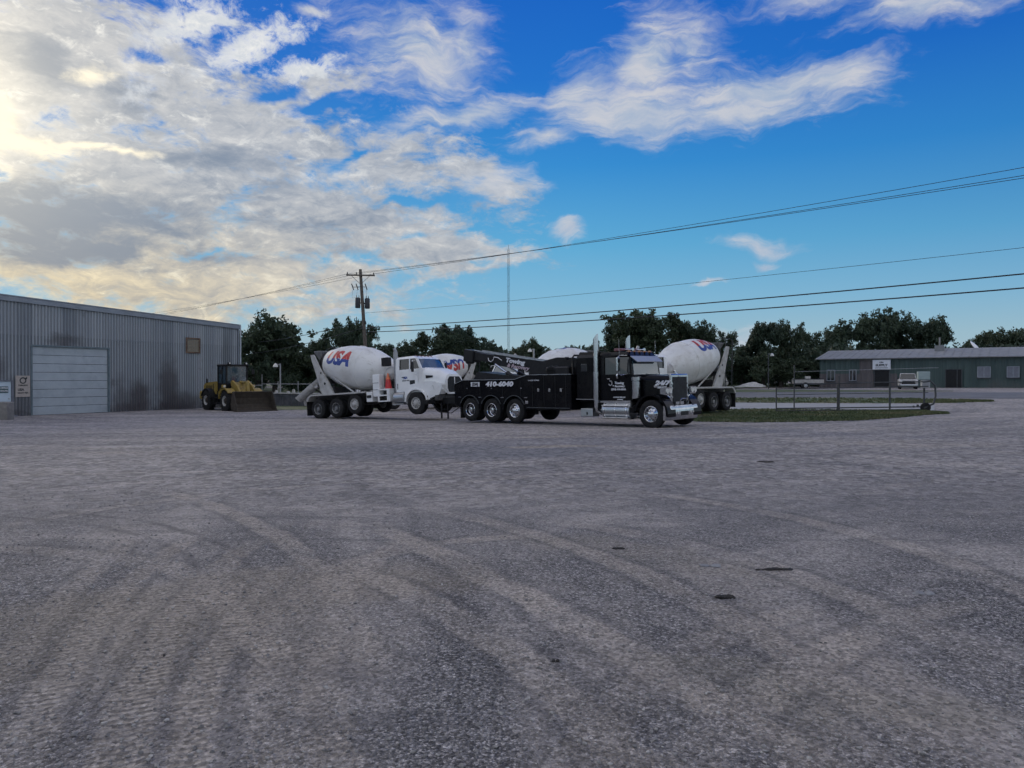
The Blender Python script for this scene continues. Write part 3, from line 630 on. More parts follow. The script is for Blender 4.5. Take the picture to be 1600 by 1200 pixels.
def dual(Ro,w,rin):
    mb=tyre_me(Ro,w,rin); mb2=tyre_me(Ro,w,rin,y0=-w-.06); b=len(mb.v); mb.v+=mb2.v; mb.f+=[[i+b for i in f] for f in mb2.f]; mb.mi+=mb2.mi; mb.sm+=mb2.sm; return mb
ME={}
ME['t_steer']=tyre_me(.52,.29,.29).me('tyre',[M['rubber']]); ME['t_dual']=dual(.52,.28,.29).me('tyre',[M['rubber']])
ME['t_mixsteer']=tyre_me(.56,.38,.29).me('tyre',[M['rubber']])
ME['r_steer']=rim_steer().me('rim',[M['chrome'],M['blackm']]); ME['r_drive']=rim_drive().me('rim',[M['chrome'],M['blackm']])
ME['r_msteer']=rim_steer().me('rim',[M['dirtywhite'],M['blackm']]); ME['r_mdrive']=rim_drive().me('rim',[M['rimgrey'],M['chassis']])
ME['t_load']=tyre_me(.70,.50,.36,lugs=20).me('tyre',[M['rubber']])
def rim_load():
    mb=MB(); mb.lathe([(-.3,.36),(-.04,.36),(-.02,.375),(-.03,.34),(-.11,.31),(-.13,.24)],ax=(0,1,0),n=32); mb.lathe([(-.13,.24),(-.13,.16),(-.04,.15),(-.03,.001)],ax=(0,1,0),n=32,m=1); return mb
ME['r_load']=rim_load().me('rim',[M['dirtywhite'],M['mudsteel']])
ME['t_car']=tyre_me(.37,.24,.21).me('tyre',[M['rubber']])
def rim_car():
    mb=MB(); mb.lathe([(-.2,.21),(-.02,.21),(-.01,.22),(-.02,.19),(-.05,.17),(-.03,.08),(-.02,.001)],ax=(0,1,0),n=24); ring_discs(mb,.13,.028,-.043,6,1); return mb
ME['r_car']=rim_car().me('rim',[M['alum'],M['blackm']])
def wheel(parent,x,yface,z,ty,ri,side,spin=0.,steer=0.):
    """side -1: outer face looks to -y"""
    w=empty('wheel',(x,yface,z),(0,spin,steer+(0 if side>0 else PI)),parent)
    link('tyre',ME[ty],w); link('rim',ME[ri],w); return w
def arc_pts(cx,cz,r,a0,a1,n=14): return [(cx+r*math.cos(a0+(a1-a0)*i/n),cz+r*math.sin(a0+(a1-a0)*i/n)) for i in range(n+1)]
# ------------------------------------------------------------------ heavy tow truck (x forward, visible side is -y)
def tow_truck(loc,rz):
    t=empty('tow_truck',loc,(R(.9),R(-.6),rz)); tag(t,'black heavy tow truck with chrome stacks and white phone number on its side','tow truck')
    B=M['black'];D=M['blackm'];C=M['chrome'];A=M['alum']
    for x in(-6.72,-8.1,-9.45):
        for s in(-1,1):
            if x==-6.72: wheel(t,x,s*1.24,.52,'t_steer','r_steer',s,spin=x)
            else: wheel(t,x,s*1.24,.52,'t_dual','r_drive',s,spin=x)
    for s in(-1,1): wheel(t,0,s*1.22,.52,'t_steer','r_steer',s)
    mb=MB()
    for s in(-1,1): mb.box(-10.2,.55,s*.36,s*.46,.62,.95,0,.01)
    mb.box(-.1,.1,-1.0,1.0,.45,.6); 
    for x in(-6.72,-8.1,-9.45): mb.cyl((x,-1.0,.52),(x,1.0,.52),.1,n=10); mb.cyl((x,-.0,.3),(x,0,.75),.22,n=14)
    mb.cyl((-6,0,.6),(-1,0,.7),.07,n=8); mb.box(-1.6,.3,-.34,.34,.5,1.0); mb.box(-4.6,-2.6,-.34,.34,.62,.9)
    mb.build('chassis',D,t)
    # hood: rounded top, flat sides
    mb=MB(); n=10; rings=[]
    for x,w,z0,z1,r in((-.95,.80,1.0,1.97,.22),(-.3,.72,1.0,1.955,.24),(.42,.60,1.0,1.92,.24)):
        pts=[(-w,z0)]+[(-w+r-r*math.cos(PI/2*i/n),z1-r+r*math.sin(PI/2*i/n)) for i in range(n+1)]+[(w-r+r*math.sin(PI/2*i/n),z1-r+r*math.cos(PI/2*i/n)) for i in range(n+1)]+[(w,z0)]
        rings.append([(x,y,z) for y,z in pts])
    k=len(rings[0]); vs=[p for r in rings for p in r]
    mb.add(vs,[(j*k+i,j*k+i+1,(j+1)*k+i+1,(j+1)*k+i) for j in range(2) for i in range(k-1)],0,True); mb.add(rings[2],[list(range(k))],0); mb.add(rings[0],[list(range(k))],0)
    mb.box(-.9,.40,-.03,.03,1.94,1.985,1,.008)
    hood=mb.build('hood',[B,C],t)
    lettering(hood,'24/7',.22,(.16,-.672,1.64),(1,.11,0),(0,0,1),M['letter'],bold=.014,shear=.25,xs=1.4)
    lettering(hood,'SERVICE',.085,(.16,-.672,1.48),(1,.11,0),(0,0,1),M['letter'],bold=.006,xs=1.2)
    for s in(-1,1):
        mb=MB(); mb.box(-.16,.0,s*.70,s*.725,1.47,1.55,0,.01); mb.build('emblem',[C],hood)
        # row of rivet-like lamps at the back of the hood
        for q in range(8): mb=MB(); mb.cyl((-.83,s*.775,1.18+q*.085),(-.83,s*.80,1.18+q*.085),.018,n=8); mb.build('trim_lamp',[C],hood)
    # grille
    mb=MB(); mb.box(.42,.50,-.64,.64,.80,1.97,0,.06); 
    mb.box(.46,.512,-.5,.5,.95,1.86,1); 
    for q in range(25): y=-.48+q*.04; mb.box(.51,.522,y-.008,y+.008,.95,1.86,2)
    for s in(-1,1):
        for z in(1.12,1.45,1.62): mb.cyl((.5,s*.56,z),(.53,s*.56,z),.04,n=10,m=0)
    mb.box(.49,.525,-.08,.08,1.86,1.92,0,.01)
    gr=mb.build('grille',[C,D,M['post']],t)
    mb=MB(); mb.hull([(.36,-.02,1.95),(.36,.02,1.95),(.46,-.02,1.95),(.46,.02,1.95),(.33,-.01,2.05),(.33,.01,2.05)]); mb.hull([(.33,-.01,2.05),(.33,.01,2.05),(.25,0,2.0),(.3,-.09,2.10),(.3,.09,2.10)]); mb.build('hood_ornament',[C],gr)
    # bumper
    mb=MB(); sec=[(.60,.30),(.66,.30),(.70,.38),(.70,.74),(.66,.82),(.60,.82)]
    mb.prism(sec,-.95,.95); 
    for s in(-1,1): mb.hull([(x,s*.95,z) for x,z in sec]+[(x-.10,s*1.18,z) for x,z in sec])
    mb.box(.2,.62,-.5,.5,.4,.75,1)
    for s in(-1,1):
        for q in range(3): mb.cyl((.69,s*(.45+q*.2),.56),(.712,s*(.45+q*.2),.56),.045,n=12,m=2)
    mb.box(.702,.708,-.26,.26,.45,.6,1)
    for s in(-1,1): mb.tube([(.66,s*.3,.82),(.70,s*.3,1.0),(.70,s*.22,1.06),(.70,0,1.06)] ,.018,6,0)
    mb.build('bumper',[C,D,M['lamp']],t)
    # fenders
    for s in(-1,1):
        mb=MB(); outer=arc_pts(0,.52,.72,R(-8),R(172),18); inner=arc_pts(0,.55,.63,R(172),R(-8),18)
        mb.prism(outer+inner,s*.66,s*1.22)
        mb.hull([(-.7,s*.74,.55),(-.9,s*.74,.55),(-.9,s*1.2,.55),(-.72,s*1.2,.55),(-.72,s*.74,.95),(-.9,s*.74,.95),(-.72,s*1.2,.75),(-.9,s*1.2,.75)])
        mb.hull([(.30,s*.62,1.02),(.30,s*1.12,1.0),(.68,s*.62,.80),(.66,s*1.12,.80),(.45,s*.62,1.05),(.45,s*1.1,1.02)])
        mb.hull([(-.6,s*.6,.9),(.5,s*.55,.9),(-.6,s*.72,1.3),(.45,s*.62,1.2),(-.6,s*.78,1.0),(.5,s*.75,.95)])
        f=mb.build('fender',B,t)
        hl=MB(); hl.hull([(.34,s*.70,1.26),(.34,s*1.10,1.26),(.56,s*.68,1.22),(.56,s*1.10,1.22),(.34,s*.70,1.48),(.34,s*1.1,1.48),(.58,s*.68,1.50),(.58,s*1.1,1.50)],0)
        for yy in(.79,1.0): hl.cyl((.57,s*yy,1.36),(.60,s*yy,1.36),.095,n=16,m=1)
        hl.tube([(.45,s*.62,1.1),(.45,s*.9,1.24)],.035,6,0); hl.build('headlight',[C,M['lamp']],t)
    # cab
    mb=MB()
    mb.hull([(x,y,z) for x in(-.92,-2.42) for y in(-1.0,1.0) for z in(.95,1.98)]); 
    roof=[(-1.15,-.93,2.74),(-1.15,.93,2.74),(-1.22,-.84,2.84),(-1.22,.84,2.84),(-2.42,-.96,2.74),(-2.42,.96,2.74),(-2.42,-.86,2.86),(-2.42,.86,2.86),(-1.02,-.9,2.66),(-1.02,.9,2.66),(-2.42,-.97,2.64),(-2.42,.97,2.64)]
    mb.hull(roof)
    for s in(-1,1):
        mb.hull([(-.93,s*.99,1.98),(-1.0,s*.99,1.98),(-.93,s*.92,1.98),(-1.02,s*.92,2.66),(-1.10,s*.92,2.66),(-1.02,s*.86,2.66)])
        mb.hull([(-2.42,s*1.0,1.98),(-2.18,s*1.0,1.98),(-2.42,s*.9,1.98),(-2.42,s*.97,2.66),(-2.2,s*.96,2.66),(-2.42,s*.88,2.66)])
    mb.hull([(-.92,-.02,1.98),(-.92,.02,1.98),(-1.01,-.02,2.66),(-1.01,.02,2.66),(-.97,0,1.98)])
    cab=mb.build('cab',B,t)
    for s in(-1,1):
        g=MB(); g.hull([(-1.04,s*.95,1.99),(-2.16,s*.965,1.99),(-1.12,s*.90,2.64),(-2.18,s*.935,2.64),(-1.04,s*.93,1.99),(-2.16,s*.945,1.99),(-1.12,s*.88,2.64),(-2.18,s*.915,2.64)]); g.build('side_window',M['glass'],cab)
        g=MB(); g.box(-1.02,-2.16,s*1.0,s*1.012,1.05,1.97,0,.01); g.cyl((-2.02,s*1.03,1.82),(-1.90,s*1.03,1.82),.018,n=8,m=1); g.box(-2.4,-1.0,s*1.0,s*1.03,.90,.99,1,.01); d=g.build('door',[B,C],cab)
        if s<0:
            
            for bd,sz,cx_,cz_,sh_ in(('Towing',.125,-1.5,1.66,.2),('& Recovery',.105,-1.53,1.54,.2),('(334) 410-6040',.095,-1.53,1.42,0.),('24 HOUR SERVICE',.06,-1.5,1.12,0.),('410-6040',.06,-1.46,1.04,0.)): lettering(d,bd,sz,(cx_,-1.016,cz_),(1,0,0),(0,0,1),M['letter'],bold=sz*.05,shear=sh_,xs=1.12)
            g=MB(); g.tube([(-1.93,-1.018,1.74),(-1.83,-1.018,1.74),(-1.82,-1.018,1.62),(-1.90,-1.018,1.56),(-1.97,-1.018,1.62)],.012,5); g.build('hook_emblem',M['letter'],d)
        # west coast mirror
        g=MB(); g.box(-1.28,-1.36,s*1.22,s*1.42,2.10,2.62,0,.02); g.tube([(-1.15,s*.98,2.70),(-1.2,s*1.3,2.70),(-1.3,s*1.34,2.66),(-1.32,s*1.34,2.0),(-1.2,s*1.3,1.96),(-1.1,s*1.0,2.0)],.014,6); g.cyl((-1.30,s*1.3,1.93),(-1.36,s*1.3,1.93),.10,n=16); g.build('mirror',[C],cab)
        # air cleaner
        g=MB(); g.lathe([(0,.001),(0,.15),(.02,.165),(.62,.165),(.64,.15)],(-.74,s*1.0,1.08),(0,0,1),24); g.lathe([(.64,.15),(.67,.19),(.80,.19),(.84,.12),(.85,.001)],(-.74,s*1.0,1.08),(0,0,1),24); g.build('air_cleaner',[C],t)
        # fuel tank with straps and steps
        g=MB(); g.cyl((-.98,s*.86,.62),(-2.20,s*.86,.62),.33,n=28); 
        for x in(-1.1,-1.6,-2.1): g.cyl((x-.03,s*.86,.62),(x+.03,s*.86,.62),.338,n=28,m=1)
        g.box(-.98,-2.2,s*1.0,s*1.25,.32,.37,1,.01); g.box(-1.0,-2.2,s*.98,s*1.22,.78,.82,1,.01); g.lathe([(0,.33),(.05,.26),(.06,.001)],(-.98,s*.86,.62),(1,0,0),28); g.build('fuel_tank',[A,C],t)
        g=MB(); g.box(-2.62,-3.20,s*.75,s*1.22,.36,.68,0,.02); g.box(-2.9,-2.84,s*1.22,s*1.235,.44,.54,1); g.build('battery_box',[A,D],t)
        # exhaust stack
        g=MB(); g.cyl((-2.50,s*1.10,.72),(-2.50,s*1.10,3.15),.10,n=20); g.cyl((-2.50,s*1.10,1.0),(-2.50,s*1.10,2.1),.125,n=20); g.hull([(-2.5+.10*math.cos(k*PI/10),s*1.10+.10*math.sin(k*PI/10),3.15) for k in range(20)]+[(-2.5+.10*math.cos(k*PI/10),s*1.10+.10*math.sin(k*PI/10),3.44+.14*math.cos(k*PI/10)) for k in range(20)],smooth=True); g.tube([(-2.5,s*1.1,.75),(-2.5,s*1.08,.6),(-2.4,s*.9,.5)],.085,12); g.box(-2.53,-2.47,s*.9,s*1.1,1.95,2.0); g.build('exhaust_stack',[C],t)
        # antenna
        g=MB(); g.tube([(-1.3,s*1.25,2.0),(-1.31,s*1.26,3.3)],.008,5); g.build('antenna',[M['galv']],cab)
    g=MB(); g.hull([(-.99,-.84,2.60),(-.99,.84,2.60),(-1.09,-.84,2.02),(-.92,-.87,1.99),(-.92,.87,1.99),(-1.07,.84,2.60),(-1.07,-.84,2.60)]); 
    ws=g.build('windshield',M['glassb'],cab)
    g=MB(); g.hull([(-1.02,-.93,2.68),(-1.02,.93,2.68),(-.74,-.88,2.46),(-.74,.88,2.46),(-1.03,-.93,2.655),(-1.03,.93,2.655),(-.75,-.88,2.435),(-.75,.88,2.435)]); g.build('sun_visor',M['bluevisor'],cab)
    for q in range(5):
        g=MB(); y=-.7+q*.35; g.hull([(-1.3,y-.05,2.84),(-1.3,y+.05,2.84),(-1.1,y-.05,2.84),(-1.1,y+.05,2.84),(-1.28,y,2.90),(-1.2,y,2.90)]); g.build('marker_lamp',M['amber'],cab)
    g=MB()
    for s in(-1,1): g.tube([(-1.95,s*.4,2.93),(-1.35,s*.4,2.93),(-1.25,s*.4,2.93)],[.03,.035,.08],10); g.box(-1.6,-1.56,s*.39,s*.41,2.84,2.92)
    g.build('air_horn',[C],cab)
    g=MB(); g.box(-1.62,-1.95,-.7,.7,2.87,2.99,0,.03); g.box(-1.60,-1.97,-.15,.15,2.88,3.0,1,.03); g.build('light_bar',[mat('light_bar_lens',(.16,.06,.07),.3),M['glassb']],cab)
    # sleeper
    mb=MB(); mb.box(-2.44,-3.58,-1.08,1.08,.92,2.78,0,.12); mb.hull([(-2.46,-1.0,2.7),(-2.46,1.0,2.7),(-2.46,-.9,2.87),(-2.46,.9,2.87),(-3.5,-1.0,2.7),(-3.5,1.0,2.7),(-3.42,-.9,2.90),(-3.42,.9,2.90)])
    sl=mb.build('sleeper',B,t); g=MB(); g.box(-2.95,-3.25,-1.075,-1.095,2.12,2.42,0,.02); g.build('side_window',M['glass'],sl); g=MB(); g.box(-2.62,-3.56,-1.085,-1.105,1.02,1.05); g.build('trim',C,sl); g=MB(); g.box(-2.62,-3.56,1.085,1.105,1.02,1.05); g.build('trim',C,sl)
    # tool body: two side boxes with wheel arches
    for s in(-1,1):
        arch=[]
        for x in(-9.45,-8.1,-6.72): arch+=arc_pts(x,.52,.64,R(180),R(0),12)
        outl=[(-10.45,.78)]+[(-10.10,.62)]+arch+[(-6.05,.60),(-3.62,.60),(-3.62,2.02),(-6.0,2.02),(-6.7,1.84),(-9.9,1.84),(-10.45,1.66)]
        mb=MB(); mb.prism(outl,s*.62,s*1.25)
        body=mb.build('side_box',B,t)
        g=MB()  # bright tread-plate top and trims
        g.box(-3.62,-6.0,s*.62,s*1.26,2.024,2.045); g.hull([(-6.0,s*.62,2.024),(-6.0,s*1.26,2.024),(-6.0,s*.62,2.045),(-6.0,s*1.26,2.045),(-6.7,s*.62,1.844),(-6.7,s*1.26,1.844),(-6.7,s*.62,1.865),(-6.7,s*1.26,1.865)]); g.box(-6.7,-9.9,s*.62,s*1.26,1.844,1.865)
        g.hull([(-9.9,s*.62,1.844),(-9.9,s*1.26,1.844),(-9.9,s*.62,1.865),(-9.9,s*1.26,1.865),(-10.46,s*.62,1.664),(-10.46,s*1.26,1.664),(-10.46,s*.62,1.685),(-10.46,s*1.26,1.685)])
        g.build('tread_plate',M['steelplate'],body)
        g=MB()
        for x in(-9.45,-8.1,-6.72): g.prism(arc_pts(x,.52,.665,R(155),R(25),14)+arc_pts(x,.52,.635,R(25),R(155),14),s*1.25,s*1.285,1)
        g.box(-3.7,-6.0,s*1.25,s*1.262,.66,.69,1)
        for x in(-4.15,-4.75,-5.35): g2=MB(); g2.box(x-.05,x+.05,s*1.25,s*1.268,1.33,1.46,0,.008); g2.build('latch',C,body)
        g.build('fender_trim',[C,M['post']],body)
        for x in(-6.05,-7.41,-8.78,-10.1): g=MB(); g.box(x-.09,x+.09,s*1.25,s*1.266,1.07,1.10,0); g.build('marker_lamp',C,body)
        for x in(-6.3,-8.05,-9.6): g=MB(); g.box(x-.04,x+.04,s*1.25,s*1.266,1.46,1.50,0); g.build('latch',C,body)
        g=MB(); g.box(-5.92,-6.08,s*1.25,s*1.27,.82,.94,0,.01); g.build('filler_cap',C,body)
        # seams between doors
        g=MB()
        for x in(-3.9,-4.45,-5.05,-5.68): g.box(x-.008,x+.008,s*1.249,s*1.2535,.72,1.96)
        for x in(-6.35,-7.41,-8.78): g.box(x-.008,x+.008,s*1.249,s*1.2535,1.15,1.8)
        g.build('door_seams',D,body)
        g=MB(); g.box(-10.05,-10.09,s*.7,s*1.24,.12,.62); g.build('mudflap',M['rubber'],t)
    lettering(t,'410-6040',.27,(-7.60,-1.257,1.655),(1,0,0),(0,0,1),M['letter'],'phone_number',bold=.017,shear=.15,xs=1.58)
    g=MB(); g.box(-8.80,-9.36,-1.252,-1.258,1.56,1.755,0); pl8=g.build('area_code_panel',M['letter'],t); lettering(pl8,'(334)',.17,(-9.08,-1.2605,1.655),(1,0,0),(0,0,1),M['blackm'],bold=.012,xs=1.05)
    lettering(t,'24 HOUR TOWING',.07,(-5.6,-1.257,1.80),(1,0,0),(0,0,1),M['letter'],bold=.002)
    # deck between boxes, headboard
    mb=MB(); mb.box(-3.7,-10.3,-.6,.6,.95,1.5,0,.02); mb.box(-10.3,-10.48,-1.2,1.2,.75,1.5,0,.03); mb.box(-10.2,-10.45,-.45,.45,.5,.9); mb.build('deck',D,t)
    for q,(y,r) in enumerate(((-.95,0),(.95,0),(-.6,0),(.6,0))):
        g=MB(); g.cyl((-10.48,y,1.25),(-10.50,y,1.25),.055,n=12); g.build('tail_lamp',M['redplastic'],t)
    mb=MB(); mb.prism([(-3.7,1.6),(-3.7,2.62),(-4.0,2.70),(-4.9,2.74),(-5.6,2.62),(-6.3,2.45),(-6.5,2.1),(-6.2,1.5),(-4.2,1.45)],-.55,.55); 
    mb.box(-4.0,-5.2,-.95,-.5,1.9,2.35,0,.05); mb.box(-4.0,-5.2,.5,.95,1.9,2.35,0,.05); mb.tube([(-3.72,-1.0,2.0),(-3.72,-1.0,2.70),(-3.72,-.9,2.78),(-3.72,.9,2.78),(-3.72,1.0,2.70),(-3.72,1.0,2.0)],.04,8)
    for y in(-.75,.75): mb.cyl((-4.9,y-.2,2.12),(-4.9,y+.2,2.12),.26,n=20)
    mb.hull([(-5.5,-.5,2.6),(-5.5,.5,2.6),(-6.4,-.4,2.35),(-6.4,.4,2.35),(-6.2,-.5,1.9),(-6.2,.5,1.9),(-5.0,-.5,1.9),(-5.0,.5,1.9)])
    tur=mb.build('turret',D,t)
    for y in(-.75,.75):
        g=MB(); g.lathe([(-.16,.28),(-.16,.2),(.16,.2),(.16,.28)],(-4.9,y,2.12),(0,1,0),20); g.build('winch_drum',M['post'],tur)
    for (x,y,z) in((-4.1,-.9,2.60),(-4.1,.9,2.60)):
        g=MB(); g.box(x-.05,x+.05,y-.1,y+.1,z,z+.13,1,.02); g.cyl((x-.06,y,z+.065),(x-.05,y,z+.065),.05,n=10,m=0); g.build('work_lamp',[M['lamp'],D],tur)
    # boom: rises towards the rear
    a=Vector((-5.5,0,2.28)); b=Vector((-10.75,0,3.04)); dx=(b-a).normalized(); up=Vector((0,1,0)).cross(dx)*1; up=up if up.z>0 else -up
    T=Matrix((( dx.x,0,up.x,a.x),(dx.y,1,up.y,a.y),(dx.z,0,up.z,a.z),(0,0,0,1))); L=(b-a).length
    mb=MB(); mb.hull([T@Vector(p) for p in((0,-.30,-.25),(0,.30,-.25),(0,-.30,.27),(0,.30,.27),(3.4,-.26,-.24),(3.4,.26,-.24),(3.4,-.26,.24),(3.4,.26,.24))]); mb.box(3.3,L,-.2,.2,-.17,.19,0,.01,T); mb.box(L-.55,L+.1,-.28,.28,-.30,.26,0,.03,T)
    for y in(-.12,.12): mb.cyl(T@Vector((L-.1,y-.04,-.22)),T@Vector((L-.1,y+.04,-.22)),.2,n=18)
    boom=mb.build('boom',D,t)
    g=MB(); g.box(.0,L-.6,-.285,-.26,.245,.30,0,.005,T); g.box(0,L-.6,.26,.285,.245,.30,0,.005,T); g.build('boom_edge',M['alum'],boom)
    ux=-dx; uy=up
    lettering(boom,'Towing',.27,T@Vector((2.05,-.306,.07)),ux,uy,M['letter'],bold=.014,shear=.2,xs=1.4); lettering(boom,'& Recovery',.22,T@Vector((1.85,-.306,-.15)),ux,uy,M['letterpink'],bold=.01,shear=.3,xs=1.25)
    g=MB(); g.tube([T@Vector((x,-.30,z)) for x,z in((2.85,.02),(3.1,.12),(3.35,.12),(3.40,-.02),(3.52,-.12),(3.68,-.08),(3.72,.04))],.02,6,0); g.build('hook_emblem',M['letter'],boom)
    for y in(-.42,.42):
        g=MB(); p0=Vector((-7.15,y,1.75)); p1=T@Vector((3.2,y*.75,-.2)); pm=p0.lerp(p1,.5); g.cyl(p0,pm,.10,n=14,m=1); g.cyl(pm,p1,.055,n=14,m=0); g.build('lift_cylinder',[C,D],boom)
    # folded outrigger arm and chains seen under the boom
    g=MB(); g.hull([(-7.3,-.7,1.85),(-7.3,-.5,1.85),(-7.6,-.7,2.1),(-7.6,-.5,2.1),(-6.3,-.7,1.85),(-6.3,-.5,1.85),(-6.4,-.6,1.95)]); g.hull([(-9.9,-.6,1.84),(-9.9,.6,1.84),(-9.6,-.6,2.22),(-9.6,.6,2.22),(-7.6,-.6,2.02),(-7.6,.6,2.02),(-7.2,-.6,1.84),(-7.2,.6,1.84)]); g.build('tow_sling',D,t)
    # underlift
    mb=MB(); mb.box(-10.3,-10.75,-.3,.3,.55,1.7,0,.03); mb.hull([(-10.5,-.16,.75),(-10.5,.16,.75),(-10.5,-.16,1.1),(-10.5,.16,1.1),(-12.9,-.13,.70),(-12.9,.13,.70),(-12.9,-.13,.95),(-12.9,.13,.95)]); mb.box(-12.75,-13.0,-.95,.95,.70,.92,0,.02)
    for s in(-1,1): mb.box(-12.7,-13.4,s*.42,s*.52,.72,.90,0,.01); mb.hull([(-13.2,s*.36,.88),(-13.2,s*.58,.88),(-13.45,s*.36,.88),(-13.45,s*.58,.88),(-13.2,s*.40,1.1),(-13.2,s*.54,1.1),(-13.4,s*.40,1.1),(-13.4,s*.54,1.1)])
    mb.tube([(-10.5,-.5,.8),(-11.3,-.7,.30),(-12.2,-.6,.32),(-12.9,-.5,.7)],.02,6)
    for s in(-1,1):
        mb.box(-12.0,-12.06,s*.7,s*.64,.02,.75); mb.box(-11.55,-11.6,s*.7,s*.64,.02,.75)
    mb.box(-11.55,-12.05,-.69,-.66,.45,.48)
    mb.build('underlift',D,t)
    return t
# ------------------------------------------------------------------ concrete mixer truck
DR0=Vector((-.42,0,3.10)); DR1=Vector((4.75,0,2.18))
def mixer_truck(loc,rot,spin,label,group,simple=False):
    t=empty('mixer_truck',loc,rot); tag(t,label,'mixer truck',group)
    W=M['white'];D=M['chassis'];DW=M['dirtywhite']
    for x in(0,1.37):
        for s in(-1,1): wheel(t,x,s*1.22,.52,'t_dual','r_mdrive',s,spin=x)
    for s in(-1,1): wheel(t,2.75,s*1.24,.68,'t_steer','r_msteer',s); wheel(t,6.9,s*1.22,.56,'t_mixsteer','r_msteer',s)
    mb=MB()
    for s in(-1,1): mb.box(-.9,8.1,s*.36,s*.46,.82,1.12,0,.01); mb.box(-.9,5.2,s*.30,s*.5,1.12,1.3)
    for x in(0,1.37): mb.cyl((x,-1,.52),(x,1,.52),.12,n=10); mb.cyl((x,0,.26),(x,0,.78),.24,n=14)
    mb.cyl((2.75,-1,.68),(2.75,1,.68),.07,n=8); mb.box(6.8,7.0,-1,1,.48,.62); mb.box(5.6,8.0,-.34,.34,.5,1.15); mb.cyl((1.4,0,.7),(5.6,0,.8),.06,n=8)
    mb.box(8.0,8.35,-1.1,1.1,.62,.95,0,.04); mb.box(7.3,8.2,-.9,-.5,.6,.95); mb.box(7.3,8.2,.5,.9,.6,.95)
    mb.build('chassis',D,t)
    # deck over the wheels
    for s in(-1,1):
        mb=MB(); mb.prism([(-.72,.95),(-.58,1.16),(-.45,1.24),(3.5,1.24),(3.5,1.32),(-.50,1.32),(-.68,1.22),(-.84,.98)],s*.70,s*1.26); mb.build('deck',DW,t)
        mb=MB(); mb.box(-.78,-.82,s*.68,s*1.24,.18,.98); mb.build('mudflap',M['rubber'],t)
        mb=MB(); mb.prism([(.05,1.32),(.95,1.32),(.62,1.9),(-.02,2.75),(-.48,3.55),(-.72,3.55),(-.62,3.2),(-.25,2.2)],s*.82,s*.92)
        mb.cyl((.32,s*.915,1.9),(.32,s*.935,1.9),.07,n=12,m=1); mb.cyl((.05,s*.915,2.5),(.05,s*.935,2.5),.05,n=12,m=1)
        mb.build('pedestal',[DW,D],t)
        mb=MB(); mb.cyl((1.0,s*.85,2.15),(2.4,s*.85,1.33),.045,n=8); mb.build('brace',DW,t)
    mb=MB(); mb.box(.1,.5,-.82,.82,1.9,2.15); mb.cyl((-.05,-.55,2.35),(.2,-.55,2.3),.16,n=14,m=1); mb.cyl((-.05,.55,2.35),(.2,.55,2.3),.16,n=14,m=1); mb.box(.3,.9,-.8,.8,1.32,1.7); mb.build('roller_frame',[D,M['galv']],t)
    # hopper, chute, ladder
    mb=MB(); mb.hull([(-.95,-.45,3.75),(-.95,.45,3.75),(-.35,-.45,3.75),(-.35,.45,3.75),(-.65,-.25,3.2),(-.65,.25,3.2),(-.45,-.25,3.2),(-.45,.25,3.2)]); mb.box(-.95,-.35,-.45,.45,3.72,3.78,0,.01); mb.build('hopper',M['rimgrey'],t)
    mb=MB(); 
    def trough(p0,p1,r,mb):
        p0=Vector(p0);p1=Vector(p1);d=(p1-p0).normalized();y=Vector((0,0,1)).cross(d).normalized();z=d.cross(y);n=10;vs=[]
        for p in(p0,p1):
            for q in(r,r-.03):
                for i in range(n+1): a=PI+PI*i/n; vs.append(p+y*(q*math.cos(a))+z*(q*math.sin(a)))
        k=n+1; fs=[]
        for i in range(n): fs+=[(i,i+1,2*k+i+1,2*k+i),(k+i,k+i+1,3*k+i+1,3*k+i),(i,i+1,k+i+1,k+i),(2*k+i,2*k+i+1,3*k+i+1,3*k+i)]
        fs+=[(0,k,3*k,2*k),(n,k+n,3*k+n,2*k+n)]; mb.add(vs,fs,0,True)
    trough((-.6,.1,2.55),(-2.05,-.25,1.50),.33,mb); trough((-.95,-.55,1.95),(-2.0,-.75,1.22),.3,mb)
    mb.hull([(-1.9,-.55,1.55),(-1.9,-.5,1.55),(-2.15,-.2,.75),(-1.3,-.6,.75),(-1.2,-.5,1.35),(-2.1,-.25,.75)]); mb.cyl((-.7,0,1.1),(-.7,0,2.6),.08,n=10,m=1); mb.tube([(-.7,0,1.3),(-1.5,-.1,1.75)],.05,8,1)
    mb.build('chute',[DW,D],t)
    mb=MB()
    for y in(.55,.95): mb.tube([(-.9,y,.8),(-.98,y,3.9)],.022,6)
    for q in range(10): mb.tube([(-.91-q*.008,.55,1.0+q*.3),(-.91-q*.008,.95,1.0+q*.3)],.015,5)
    mb.tube([(-1.0,.95,3.9),(-.6,.95,4.0),(-.6,.55,4.0),(-1.0,.55,3.9)],.018,6); mb.build('ladder',M['post'],t)
    # drum
    ax=(DR1-DR0); L=ax.length; tilt=math.atan2(-ax.z,ax.x)
    prof=[(0,.50),(.02,.60),(.10,.62),(.12,.56),(.32,.66),(.34,.74),(.46,.76),(.5,.80),(1.2,1.02),(1.75,1.14),(2.1,1.175),(2.5,1.185),(3.2,1.175),(3.22,1.19),(3.26,1.19),(3.28,1.17),(3.7,1.10),(4.3,.90),(4.85,.66),(5.05,.52),(5.15,.35),(L,.2)]
    prof=[(a,r) for a,r in prof if a<=L]
    mb=MB(); mb.lathe(prof,ms=[1]*6+[0]*(len(prof)-7),n=56)
    mb.hull([(2.4+dx,.22*sy,1.17+dz) for dx in(-.2,.2) for sy in(-1,1) for dz in(0,.05)],0)
    drum=mb.build('drum',[M['drum'],D],t,angle=18); drum.location=DR0; drum.rotation_euler=(spin,tilt,0)
